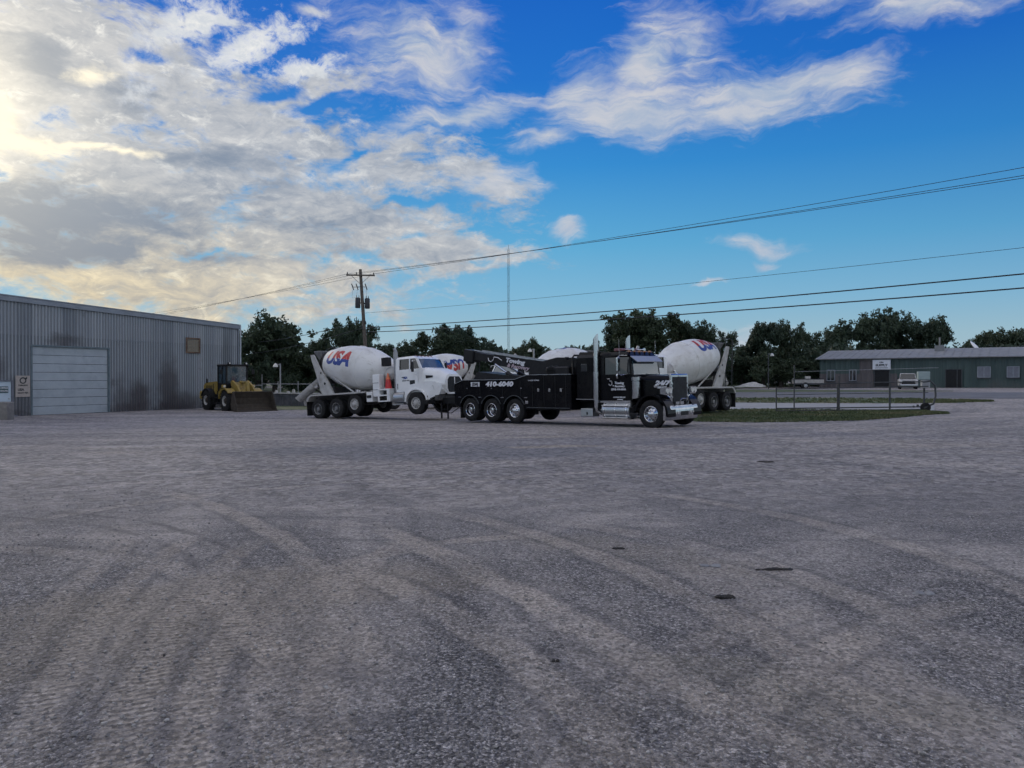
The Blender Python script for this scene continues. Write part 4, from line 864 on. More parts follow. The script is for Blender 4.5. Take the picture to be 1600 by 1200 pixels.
    def rad(a):
        for (a0,r0),(a1,r1) in zip(prof,prof[1:]):
            if a0<=a<=a1: return r0+(r1-r0)*(a-a0)/max(1e-6,a1-a0)
        return prof[-1][1]
    # 'USA' split into a red upper and a blue lower half, wrapped on the shell
    bm=bmesh.new(); vs,fs=text_mesh('USA',1.04,shear=.22,bold=.055,xs=1.0,spacing=1.02); bv=[bm.verts.new((x,y,0)) for x,y in vs]
    for f in fs:
        try: bm.faces.new([bv[i] for i in f])
        except ValueError: pass
    for q in range(-10,11):
        bmesh.ops.bisect_plane(bm,geom=bm.verts[:]+bm.edges[:]+bm.faces[:],plane_co=(0,q*.06,0),plane_no=(0,1,0)); bmesh.ops.bisect_plane(bm,geom=bm.verts[:]+bm.edges[:]+bm.faces[:],plane_co=(q*.15,0,0),plane_no=(1,0,0))
    bmesh.ops.triangulate(bm,faces=bm.faces[:])
    a_mid=1.80
    for side in(-1,1):
        g=MB(); bm.verts.index_update(); P=[]
        for v in bm.verts:
            y=v.co.y+(.06 if v.co.y>0.001 else 0); a=a_mid+v.co.x*(1 if side<0 else -1); th=y/1.15
            r=rad(a)+.006; P.append((a,side*r*math.cos(th),r*math.sin(th)))
        b=len(g.v); g.v+=P
        for f in bm.faces:
            cy=f.calc_center_median().y
            if abs(cy)<.004: continue
            g.f.append([b+v.index for v in f.verts]); g.mi.append(0 if cy>0 else 1); g.sm.append(False)
        g.build('lettering',[M['red'],M['blue']],drum,normals=False)
    bm.free()
    # front pedestal, gearbox, tank, boxes
    mb=MB(); mb.prism([(4.7,1.3),(5.25,1.3),(5.15,2.2),(4.85,2.2)],-.5,.5); mb.cyl((4.6,0,2.2),(5.2,0,2.1),.28,n=18); mb.build('drum_mount',D,t)
    mb=MB(); mb.lathe([(-.95,.001),(-.92,.2),(-.82,.34),(-.7,.38),(.7,.38),(.82,.34),(.92,.2),(.95,.001)],(4.95,0,2.15),(0,1,0),24); mb.build('water_tank',DW,t)
    mb=MB(); mb.box(4.55,5.0,-1.0,-.7,2.55,3.0,0,.02); mb.build('control_box',M['blackm'],t)
    for s in(-1,1):
        mb=MB(); mb.box(3.62,4.02,s*.75,s*1.22,.75,1.26,0,.02); mb.box(3.66,3.98,s*1.22,s*1.228,.95,1.1,1); mb.build('tool_box',[W,D],t)
    mb=MB(); mb.box(4.10,4.55,-.80,-1.22,1.0,2.15,0,.02)
    for q in range(3): mb.box(4.10+q*.15+.02,4.10+q*.15+.13,-1.22,-1.228,1.05,2.1,0)
    for z in(1.35,1.7): mb.box(4.12,4.53,-1.226,-1.234,z,z+.02,1)
    mb.build('side_panel',[W,D],t)
    mb=MB(); 
    for z in(.72,1.02,1.32): mb.box(4.45,5.25,-.85,-1.25,z,z+.06)
    mb.box(4.45,4.52,-1.18,-1.25,.72,1.36); mb.box(5.05,5.25,-.85,-1.25,.72,1.36,0,.01); mb.box(4.55,5.05,-.8,-.9,.75,1.3,1); mb.build('step_frame',[W,D],t)
    mb=MB(); mb.hull([(5.02+.2*math.cos(a),-1.05+.17*math.sin(a),1.36) for a in [k*.7 for k in range(9)]]+[(5.02+.13*math.cos(a),-1.05+.11*math.sin(a),1.85) for a in [k*.7 for k in range(9)]]); mb.lathe([(0,.12),(.32,.03),(.33,.001)],(5.02,-1.05,1.85),(0,0,1),14,1); mb.build('fender_cone',[M['redplastic'],M['orange']],t)
    mb=MB(); mb.cyl((5.42,-.85,1.2),(5.42,-.85,3.25),.12,n=18); mb.tube([(5.42,-.85,3.2),(5.42,-.85,3.3),(5.36,-.85,3.42)],.08,12); mb.build('exhaust_stack',M['galv'],t)
    # cab
    mb=MB(); mb.hull([(5.55,y,z) for y in(-1.05,1.05) for z in(1.1,2.28)]+[(7.25,y,z) for y in(-1.0,1.0) for z in(1.1,2.30)]); 
    mb.hull([(5.55,-1.0,2.82),(5.55,1.0,2.82),(5.6,-.9,2.93),(5.6,.9,2.93),(6.75,-.98,2.82),(6.75,.98,2.82),(6.6,-.86,2.95),(6.6,.86,2.95),(6.95,-.9,2.78),(6.95,.9,2.78)])
    for s in(-1,1):
        mb.hull([(5.55,s*1.05,2.27),(5.8,s*1.05,2.27),(5.55,s*.95,2.27),(5.55,s*1.0,2.83),(5.8,s*1.0,2.83),(5.55,s*.9,2.83)])
        mb.hull([(7.2,s*1.0,2.28),(7.06,s*1.0,2.28),(7.2,s*.92,2.28),(6.92,s*.97,2.82),(6.8,s*.97,2.82),(6.92,s*.88,2.82)])
        mb.hull([(6.42,s*1.04,2.27),(6.50,s*1.04,2.27),(6.42,s*.98,2.27),(6.42,s*.99,2.83),(6.50,s*.99,2.83),(6.42,s*.94,2.83)])
    mb.hull([(5.55,-.9,2.0),(5.55,.9,2.0),(5.62,-.9,2.0),(5.62,.9,2.0),(5.55,-.9,2.85),(5.55,.9,2.85),(5.62,-.9,2.85),(5.62,.9,2.85)])
    cab=mb.build('cab',W,t)
    for s in(-1,1):
        g=MB(); g.hull([(5.78,s*1.0,2.26),(7.1,s*.97,2.27),(5.78,s*.96,2.83),(6.82,s*.935,2.83),(5.78,s*.98,2.26),(7.1,s*.95,2.27),(5.78,s*.94,2.83),(6.82,s*.915,2.83)]); g.build('side_window',M['glass'],cab)
        g=MB(); g.box(5.86,6.98,s*1.035,s*1.05,1.2,2.22,0,.01); g.box(6.45,6.78,s*1.05,s*1.056,1.38,1.72,1); g.cyl((5.95,s*1.06,1.9),(6.1,s*1.06,1.9),.02,n=8,m=1); g.box(5.62,5.66,s*1.04,s*1.055,1.3,1.6,1); d=g.build('door',[W,M['glass']],cab)
        lettering(d,'USA',.16,(6.15,s*1.053,1.86),(-s,0,0),(0,0,1),M['blue'],bold=.01,shear=.2); lettering(d,'READY MIX',.09,(6.2,s*1.053,1.72),(-s,0,0),(0,0,1),M['letterdk'],bold=.004)
        g=MB(); g.box(6.88,6.96,s*1.28,s*1.46,2.12,2.62,1,.03); g.tube([(6.8,s*.98,2.72),(6.92,s*1.36,2.70),(6.92,s*1.36,2.05),(6.9,s*1.0,2.0)],.018,6,0); g.build('mirror',[W,M['blackm']],cab)
        # fender and step tank
        arc=arc_pts(6.9,.56,.68,R(180),R(2),16)
        outl=[(6.02,.72),(6.22,.60)]+arc+[(7.75,.78),(8.3,.92),(8.44,1.2),(8.40,1.46),(7.9,1.60),(7.35,1.62),(6.5,1.50),(6.15,1.2)]
        m2=MB(); m2.prism(outl,s*.62,s*1.10); m2.hull([(p[0],s*1.10,p[1]) for p in arc[2:-2]]+[(p[0],s*1.19,p[1]-.01) for p in arc[3:-3]]+[(p[0],s*1.10,p[1]+.10) for p in arc[3:-3]],0) if False else None
        m2.prism(arc_pts(6.9,.56,.74,R(172),R(8),16)+arc_pts(6.9,.56,.675,R(8),R(172),16),s*1.10,s*1.20); m2.build('fender',W,t)
        g=MB(); g.cyl((5.45,s*.92,.88),(6.1,s*.92,.88),.31,n=24); g.box(5.4,6.12,s*.95,s*1.24,.52,.58,0,.01); g.box(5.4,6.12,s*1.0,s*1.2,1.02,1.06,0,.01); g.build('fuel_tank',M['alum'],t)
        g=MB(); g.hull([(8.0,s*.80,1.20),(8.0,s*1.105,1.18),(8.45,s*.74,1.10),(8.42,s*1.0,1.10),(7.9,s*1.115,1.40),(8.05,s*.8,1.44),(8.46,s*.74,1.40),(8.43,s*1.0,1.40)]); g.build('headlight',M['lamp'],t)
    g=MB(); g.hull([(6.88,-.9,2.80),(6.88,.9,2.80),(7.17,-.93,2.31),(7.17,.93,2.31),(6.80,-.88,2.78),(6.80,.88,2.78),(7.08,-.9,2.29),(7.08,.9,2.29)]); g.hull([(6.885,-.9,2.80),(6.885,.9,2.80),(7.21,-.30,2.305),(7.21,.30,2.305),(7.17,-.93,2.305),(7.17,.93,2.305),(6.95,-.4,2.79),(6.95,.4,2.79)]); g.build('windshield',M['glassb'],cab)
    g=MB()
    for q in range(5): y=-.6+q*.3; g.hull([(6.5,y-.05,2.94),(6.5,y+.05,2.94),(6.68,y-.05,2.92),(6.68,y+.05,2.92),(6.55,y,3.0)])
    g.build('roof_lamps',M['amber'],cab)
    # hood
    mb=MB(); n=8; rings=[]
    for x,w,z0,z1,r in((7.2,.97,1.1,2.33,.34),(7.6,.93,1.1,2.27,.40),(8.1,.85,1.05,2.12,.44),(8.42,.72,1.0,1.92,.40)):
        pts=[(-w,z0)]+[(-w+r-r*math.cos(PI/2*i/n),z1-r+r*math.sin(PI/2*i/n)) for i in range(n+1)]+[(w-r+r*math.sin(PI/2*i/n),z1-r+r*math.cos(PI/2*i/n)) for i in range(n+1)]+[(w,z0)]
        rings.append([(x,y,z) for y,z in pts])
    k=len(rings[0]); mb.add([p for r in rings for p in r],[(j*k+i,j*k+i+1,(j+1)*k+i+1,(j+1)*k+i) for j in range(3) for i in range(k-1)],0,True); mb.add(rings[3],[list(range(k))],0); mb.add(rings[0],[list(range(k))],0)
    hood=mb.build('hood',W,t)
    for s in(-1,1):
        g=MB(); g.hull([(7.42,s*.965,1.76),(7.80,s*.935,1.80),(7.80,s*.93,1.89),(7.40,s*.965,1.92),(7.42,s*.91,1.76),(7.80,s*.87,1.80),(7.80,s*.86,1.89),(7.4,s*.91,1.92)]); g.build('vent',M['blackm'],hood)
    g=MB(); outl=[(-.46,.98),(.46,.98),(.60,1.2),(.58,1.66),(.42,1.84),(-.42,1.84),(-.58,1.66),(-.60,1.2)]; g.prism([(a*1.12,z if z>1.3 else z-.02) for a,z in outl],8.36,8.455,0,'yz'); g.prism([(a*.97,1.4+(z-1.4)*.92) for a,z in outl],8.45,8.462,1,'yz'); g.box(8.455,8.475,-.025,.025,1.0,1.78,0)
    for q in range(9): g.box(8.458,8.468,-.52+q*.13-.008,-.52+q*.13+.008,1.03,1.68,2)
    g.box(8.42,8.48,-.6,.6,.93,1.02,0,.01); g.build('grille',[M['white'],M['blackm'],M['post']],t)
    return t
# ------------------------------------------------------------------ wheel loader
def wheel_loader(loc,rz):
    t=empty('wheel_loader',loc,(0,0,rz)); tag(t,'dirty yellow wheel loader with its bucket on the ground beside the warehouse','wheel loader')
    Y=M['yellow'];D=M['blackm']
    for x in(-1.5,1.5):
        for s in(-1,1): wheel(t,x,s*1.25,.70,'t_load','r_load',s,spin=x)
    mb=MB(); mb.box(-2.2,1.9,-.45,.45,.55,1.15,0,.03)
    for x in(-1.5,1.5): mb.cyl((x,-.9,.70),(x,.9,.70),.2,n=14)
    mb.build('chassis',D,t)
    mb=MB(); mb.hull([(-2.75,y,z) for y in(-.85,.85) for z in(.95,1.75)]+[(-.6,y,z) for y in(-.85,.85) for z in(1.15,2.05)]+[(-2.5,-.8,1.95),(-2.5,.8,1.95)]); mb.box(-2.95,-2.6,-1.1,1.1,.75,1.35,0,.08)
    for q in range(5): mb.box(-2.3+q*.22,-2.2+q*.22,-.86,-.852,1.35,1.75,1)
    mb.box(-2.2,-2.1,-.9,-.82,1.95,2.25,1); mb.cyl((-1.4,.3,2.0),(-1.4,.3,2.55),.06,n=10,m=1); mb.build('engine_cover',[Y,D],t)
    for s in(-1,1):
        mb=MB(); mb.prism(arc_pts(-1.5,.7,.86,R(160),R(15),12)+arc_pts(-1.5,.7,.80,R(15),R(160),12),s*.75,s*1.25); mb.build('rear_fender',D,t)
        mb=MB(); mb.prism(arc_pts(1.5,.7,.88,R(170),R(40),12)+arc_pts(1.5,.7,.81,R(40),R(170),12),s*.7,s*1.28); mb.hull([(.55,s*.75,1.05),(.55,s*1.25,1.05),(.85,s*.75,1.55),(.85,s*1.25,1.55),(.62,s*.75,.9),(.62,s*1.25,.9)]); mb.build('front_fender',Y,t)
        mb=MB(); mb.box(.95,1.15,s*.95,s*1.2,1.60,1.82,0,.02); mb.cyl((1.15,s*1.07,1.71),(1.18,s*1.07,1.71),.08,n=14,m=1); mb.tube([(1.05,s*1.0,1.5),(1.05,s*1.07,1.62)],.03,6); mb.build('headlight',[Y,M['lamp']],t)
    mb=MB(); mb.box(-.35,.55,-.75,-1.2,.45,.52,0,.01); mb.box(-.3,.4,-.9,-1.2,.85,.9); mb.tube([(-.3,-1.2,.5),(-.3,-1.2,1.9)],.025,6); mb.tube([(.35,-1.2,.5),(.35,-1.2,1.4)],.025,6); mb.build('ladder',D,t)
    # cab
    mb=MB(); mb.box(-.55,.85,-.78,.78,1.35,1.95,0,.04); mb.box(-.62,.98,-.84,.84,3.12,3.26,0,.05)
    for x in(-.5,.78):
        for y in(-.74,.74): mb.box(x-.05,x+.05,y-.05,y+.05,1.9,3.15)
    mb.box(.12,.2,-.78,-.72,1.9,3.14); mb.box(.12,.2,.72,.78,1.9,3.14); cab=mb.build('cab',D,t)
    g=MB(); g.box(-.48,.80,-.745,.745,1.93,3.12,0); g.build('cab_glass',M['glassb'],cab)
    for s in(-1,1):
        g=MB(); g.box(.88,1.0,s*.5,s*.72,3.26,3.40,0,.02); g.cyl((1.0,s*.61,3.33),(1.02,s*.61,3.33),.06,n=10,m=1); g.build('work_lamp',[D,M['lamp']],cab)
        g=MB(); g.box(.85,.92,s*1.05,s*1.28,2.55,2.9,0,.02); g.tube([(.8,s*.76,3.0),(.88,s*1.15,3.0),(.88,s*1.15,2.8)],.018,6); g.build('mirror',D,cab)
    # front frame and arms
    mb=MB(); mb.hull([(.8,-.5,.6),(.8,.5,.6),(2.1,-.45,.6),(2.1,.45,.6),(.9,-.5,1.5),(.9,.5,1.5),(1.5,-.42,1.95),(1.5,.42,1.95),(1.15,-.42,2.0),(1.15,.42,2.0),(2.1,-.4,1.2),(2.1,.4,1.2)]); mb.build('front_frame',Y,t)
    for s in(-1,1):
        mb=MB(); mb.prism([(1.15,2.05),(1.35,2.12),(2.1,1.75),(2.66,1.15),(2.78,.7),(2.72,.35),(2.6,.4),(2.45,1.0),(1.9,1.45),(1.2,1.75)],s*.48,s*.62); mb.build('lift_arm',Y,t)
        mb=MB(); mb.cyl((1.1,s*.35,1.1),(1.8,s*.45,1.2),.09,n=12,m=0); mb.cyl((1.8,s*.45,1.2),(2.5,s*.5,1.25),.045,n=12,m=1); mb.build('lift_cylinder',[D,M['chrome']],t)
    mb=MB(); mb.cyl((1.35,0,2.0),(2.0,0,1.95),.10,n=12); mb.cyl((2.0,0,1.95),(2.4,0,1.9),.05,n=12,m=1); mb.prism([(2.25,2.08),(2.45,2.05),(2.6,1.3),(2.75,.75),(2.6,.7),(2.4,1.2)],-.1,.1); mb.cyl((2.42,-.45,1.30),(2.42,.45,1.30),.10,n=12); mb.build('tilt_linkage',[Y,M['chrome']],t)
    # bucket
    W2=1.42; outer=[(3.95,.03),(3.2,.03),(2.92,.18),(2.82,.5),(2.9,.95),(3.15,1.38)]; inner=[(3.22,1.36),(2.98,.93),(2.91,.52),(2.98,.26),(3.22,.11),(3.95,.06)]
    mb=MB(); mb.prism(outer+inner,-W2,W2)
    for s in(-1,1): mb.prism([(3.95,.03),(3.2,.03),(2.92,.18),(2.82,.5),(2.9,.95),(3.15,1.38),(3.35,1.28),(3.6,.7)],s*W2,s*(W2-.04))
    mb.box(3.90,4.05,-W2-.02,W2+.02,.02,.06); mb.box(2.6,2.86,-.6,-.45,.3,.9); mb.box(2.6,2.86,.45,.6,.3,.9); mb.build('bucket',M['mudsteel'],t)
    return t
# ------------------------------------------------------------------ pickup
def pickup(loc,rz):
    t=empty('pickup_truck',loc,(0,0,rz)); tag(t,'white pickup truck parked outside the green building','pickup truck'); W=M['dirtywhite']
    for x in(-1.8,1.8):
        for s in(-1,1): wheel(t,x,s*.95,.37,'t_car','r_car',s)
    mb=MB()
    for s in(-1,1):
        outl=[(-2.75,.5),(-2.2,.48)]+arc_pts(-1.8,.4,.46,R(180),R(0),10)+arc_pts(1.8,.4,.46,R(180),R(0),10)+[(2.6,.5),(2.75,.62),(2.78,.98),(1.3,1.16),(-2.75,1.16)]
        mb.prism(outl,s*.72,s*.96)
    mb.box(.6,2.70,-.72,.72,.5,1.05); mb.hull([(.7,-.9,1.15),(.7,.9,1.15),(2.75,-.85,1.0),(2.75,.85,1.0),(2.76,-.85,.7),(2.76,.85,.7),(.7,-.9,.7),(.7,.9,.7)]); mb.box(-2.75,-1.0,-.72,.72,.55,.72); mb.box(-2.75,-2.68,-.9,.9,.55,1.16); mb.box(-1.0,.7,-.9,.9,.5,1.16)
    mb.hull([(-.95,-.80,1.78),(-.95,.80,1.78),(.25,-.78,1.80),(.25,.78,1.80),(-.95,-.72,1.86),(-.95,.72,1.86),(.15,-.70,1.87),(.15,.70,1.87)])
    for s in(-1,1):
        for x0,x1 in((-1.0,-.93),(-.25,-.17)): mb.hull([(x0,s*.92,1.15),(x0+.1,s*.92,1.15),(x0,s*.8,1.8),(x0+.1,s*.8,1.8),(x0,s*.86,1.15),(x0,s*.74,1.8)])
        mb.hull([(.85,s*.90,1.14),(.75,s*.90,1.14),(.28,s*.78,1.8),(.2,s*.78,1.8),(.8,s*.84,1.14),(.25,s*.7,1.8)])
    mb.build('body',W,t)
    g=MB(); g.hull([(-.98,-.88,1.16),(-.98,.88,1.16),(.80,-.86,1.15),(.80,.86,1.15),(-.93,-.76,1.79),(-.93,.76,1.79),(.26,-.74,1.79),(.26,.74,1.79)]); g.build('cab_glass',M['glass'],t)
    g=MB(); g.box(2.74,2.80,-.7,.7,.62,.98,0,.02); g.build('grille',M['blackm'],t)
    for s in(-1,1):
        g=MB(); g.box(2.70,2.82,s*.62,s*.92,.75,.97,0,.03); g.build('headlight',M['lamp'],t)
        g=MB(); g.box(-2.70,-2.79,s*.8,s*.95,.8,1.1,0,.02); g.build('tail_lamp',M['redplastic'],t)
        g=MB(); g.box(.55,.68,s*.95,s*1.12,1.2,1.38,0,.03); g.build('mirror',M['blackm'],t)
    g=MB(); g.box(2.72,2.92,-.95,.95,.38,.58,0,.04); g.box(-2.72,-2.92,-.95,.95,.42,.58,0,.04); g.build('bumper',M['chrome'],t)
    return t
# ------------------------------------------------------------------ warehouse (built along its front wall; x along wall, y into the building)
WH_A=Vector((-30.5,43.5,0)); WH_D=Vector((.46,.888,0)).normalized(); WH_N=Vector((-WH_D.y,WH_D.x,0))
WZ=-.66
def warehouse():
    ang=math.atan2(WH_D.y,WH_D.x)
    t=empty('warehouse',WH_A,(0,0,ang)); tag(t,'long ribbed metal warehouse with rust stained walls and a roller door','warehouse')
    wm=corr_mat('ribbed_wall',(.13,.15,.178),(.40,.425,.45),(.060,.046,.048),.3,0,.02,roughness=.42,metal=.25,rustamt=.8,rib_shade=.6,stains=((11.4,.9,1.0,2.6,.75),(9.0,.2,1.1,1.5,.8),(12.6,-.2,1.8,1.0,.7),(3.8,4.0,1.3,.55,.6),(.9,.3,1.2,1.6,.5),(-.6,2.2,1.2,1.0,.5),(15.5,-.1,2.,1.0,.6),(7.6,.0,.6,1.8,.5),(16.6,3.2,.5,2.4,.3)))
    x0,x1=-16.,17.9; D0,D1=1.82,6.75; DH=3.62; MD0,MD1=-1.3,.72; MH=1.52
    def top(x): return 6.60-(x)*.0365
    P=.20
    mb=MB()
    def ribs(a,b,z0f,z1f,off=0.):
        x=math.floor(a/P)*P
        while x<b:
            for (u,v,p,q) in((0,.035,0.,.045),(.035,.085,.045,.045),(.085,.12,.045,0.),(.12,.20,0.,0.)):
                xa=max(a,x+u); xb=min(b,x+v)
                if xb-xa<1e-4: continue
                ya=-(p+(q-p)*(xa-x-u)/(v-u))-off; yb=-(p+(q-p)*(xb-x-u)/(v-u))-off
                mb.add([(xa,ya,z0f(xa)),(xb,yb,z0f(xb)),(xb,yb,z1f(xb)),(xa,ya,z1f(xa))],[(0,1,2,3)],0)
            x+=P
    base=lambda x:WZ-.25; seam=lambda x:4.28
    ribs(x0,MD0,base,seam); ribs(MD0,MD1,lambda x:MH,seam); ribs(MD1,D0,base,seam); ribs(D0,D1,lambda x:DH,seam); ribs(D1,x1,base,seam)
    ribs(x0,x1,seam,top,.012)
    # other sides
    mb.box(x0,x1,.35,.40,WZ-.2,4.2); 
    mb.add([(x1,0,WZ-.25),(x1,26,WZ-.25),(x1,26,top(x1)),(x1,0,top(x1))],[(0,1,2,3)]); mb.add([(x0,0,WZ-.25),(x0,26,WZ-.25),(x0,26,top(x0)),(x0,0,top(x0))],[(0,1,2,3)]); mb.add([(x0,26,WZ-.25),(x1,26,WZ-.25),(x1,26,top(x1)),(x0,26,top(x0))],[(0,1,2,3)])
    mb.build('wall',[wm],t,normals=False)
    tr=mat('trim_sheet',(.20,.225,.26),.4,.3,.1,2)
    mb=MB(); mb.hull([(x,y,top(x)+z) for x in(x0,x1+.12) for y in(-.16,26.2) for z in(.0,.07)]); roof=mb.build('roof',tr,t)
    mb=MB(); mb.hull([(x,y,top(x)+z) for x in(x0,x1+.14) for y in(-.17,-.075) for z in(-.30,-.02)]); mb.build('fascia',tr,t)
    mb=MB(); mb.box(x1-.10,x1+.05,-.08,.1,WZ-.25,top(x1)-.3); mb.build('corner_trim',tr,t)
    mb=MB(); mb.tube([(x1+.1,-.14,top(x1)-.05),(x1+.1,-.14,WZ)],.05,8); mb.build('downpipe',mat('downpipe_paint',(.42,.46,.5),.5),t)
    # roller door: horizontal panels with shallow grooves
    dm=mat('door_sheet',(.34,.385,.42),.45,0,.06,1.2,dirt=(.2,.24,.27),dirtamt=.4,dscale=.8)
    mb=MB(); n=8; h=(DH-WZ)/n
    for i in range(n):
        z=WZ+i*h
        mb.box(D0,D1,.06,.10,z+.012,z+h-.012,0,.008)
        for k in range(1,4): mb.box(D0+.02,D1-.02,.052,.062,z+h*k/4-.02,z+h*k/4+.02,0)
    mb.box(D0,D1,.10,.13,WZ-.1,DH,1); rd=mb.build('roller_door',[dm,M['post']],t)
    mb=MB()
    for a,b,c,d in((D0-.10,D0,WZ-.1,DH+.1),(D1,D1+.10,WZ-.1,DH+.1),(D0,D1,DH,DH+.1)): mb.box(a,b,-.05,.06,c,d)
    mb.build('door_frame',mat('frame_paint',(.11,.15,.17),.5),t)
    # man door
    pd=mat('man_door_paint',(.45,.54,.62),.5,0,.05,2,dirt=(.3,.36,.4),dirtamt=.4)
    mb=MB(); mb.box(MD0+.1,MD1-.12,.02,.06,WZ+.08,MH-.07,0,.006); dr=mb.build('man_door',pd,t)
    mb=MB(); mb.cyl((MD1-.26,.02,.4),(MD1-.26,-.03,.4),.035,n=12); mb.build('handle',M['galv'],dr)
    mb=MB(); mb.box(MD1-.75,MD1-.28,.008,.02,.75,1.15,0); put_text(mb,'OFFICE',.13,(MD1-.515,.004,1.05),(1,0,0),(0,0,1),1,bold=.005); put_text(mb,'HOURS',.13,(MD1-.515,.004,.88),(1,0,0),(0,0,1),1,bold=.004); mb.build('door_notice',[mat('teal_notice',(.035,.075,.085),.5),M['letter']],dr,normals=False)
    mb=MB()
    for a,b,c,d in((MD0,MD0+.1,WZ-.05,MH),(MD1-.12,MD1,WZ-.05,MH),(MD0+.1,MD1-.12,MH-.07,MH)): mb.box(a,b,-.04,.06,c,d)
    mb.box(MD0,MD1,-.5,.0,WZ-.25,WZ+.08); mb.build('man_door_frame',mat('frame_grey',(.13,.14,.17),.5),t)
    # louvred vent
    mb=MB(); V0,V1,z0,z1=12.85,14.1,3.55,4.72; rm=mat('rusty_frame',(.13,.085,.06),.8,0,.3,5)
    for a,b,c,d in((V0,V0+.1,z0,z1),(V1-.1,V1,z0,z1),(V0+.1,V1-.1,z0,z0+.1),(V0+.1,V1-.1,z1-.1,z1)): mb.box(a,b,-.14,.0,c,d)
    vent=mb.build('wall_vent',rm,t); mb=MB()
    for k in range(9):
        z=z0+.12+k*.105; mb.hull([(V0+.1,-.02,z+.09),(V1-.1,-.02,z+.09),(V0+.1,-.12,z+.02),(V1-.1,-.12,z+.02),(V0+.1,-.11,z),(V1-.1,-.11,z),(V0+.1,-.01,z+.07),(V1-.1,-.01,z+.07)])
    mb.build('louvres',mat('louvre_sheet',(.34,.30,.23),.6,0,.12,5),vent)
    # exposed rusty angle along the upper right panel
    mb=MB(); mb.box(D1+.0,9.9,-.06,-.045,4.22,4.25); mb.build('wall_rail',tr,t)
    return t,ang
def wh_pt(x,y,z): return WH_A+WH_D*x+WH_N*y+Vector((0,0,z))
wh,WANG=warehouse()
def sign_on_wall():
    t=empty('wall_sign',wh_pt(1.22,-.06,.52),(0,0,WANG)); tag(t,'tan notice board with a dark ring emblem between office door and roller door','sign')
    mb=MB(); mb.box(-.42,.42,-.03,0,-.02,1.28,0,.005); mb.build('board',mat('tan_board',(.36,.32,.29),.7,0,.1,6),t)
    mb=MB(); mb.prism(arc_pts(0,.98,.20,0,2*PI-.01,28)+arc_pts(0,.98,.13,2*PI-.01,0,28),-.034,-.040); mb.hull([(.1,-.034,1.1),(.2,-.034,1.2),(.26,-.034,1.12),(.12,-.034,1.0),(.1,-.04,1.1),(.2,-.04,1.2),(.26,-.04,1.12),(.12,-.04,1.0)]); mb.build('emblem',M['letterdk'],t)
    for bd,sz,xx_,zz_ in(('PARKING',.13,0,.68),('USA',.2,-.12,.42),('READY MIX',.12,0,.22)): lettering(t,bd,sz,(xx_,-.036,zz_),(1,0,0),(0,0,1),M['letterdk'],bold=sz*.05)
sign_on_wall()
mb=MB(); mb.hull([(x,y,z) for x in(-.75,.62) for y in(-.3,.3) for z in(0,.95)]+[(-.7,-.25,1.0),(.57,-.25,1.0),(-.7,.25,1.0),(.57,.25,1.0)]); mb.cyl((.05,-.302,.5),(.05,-.306,.5),.1,n=12,m=1)
cb=mb.build('concrete_block',[M['concrete'],M['blackm']]); p=gray(-2,657); cb.location=(p.x,p.y,p.z-.02); cb.rotation_euler=(0,0,.05); tag(cb,'grey concrete block in front of the office door','concrete block')
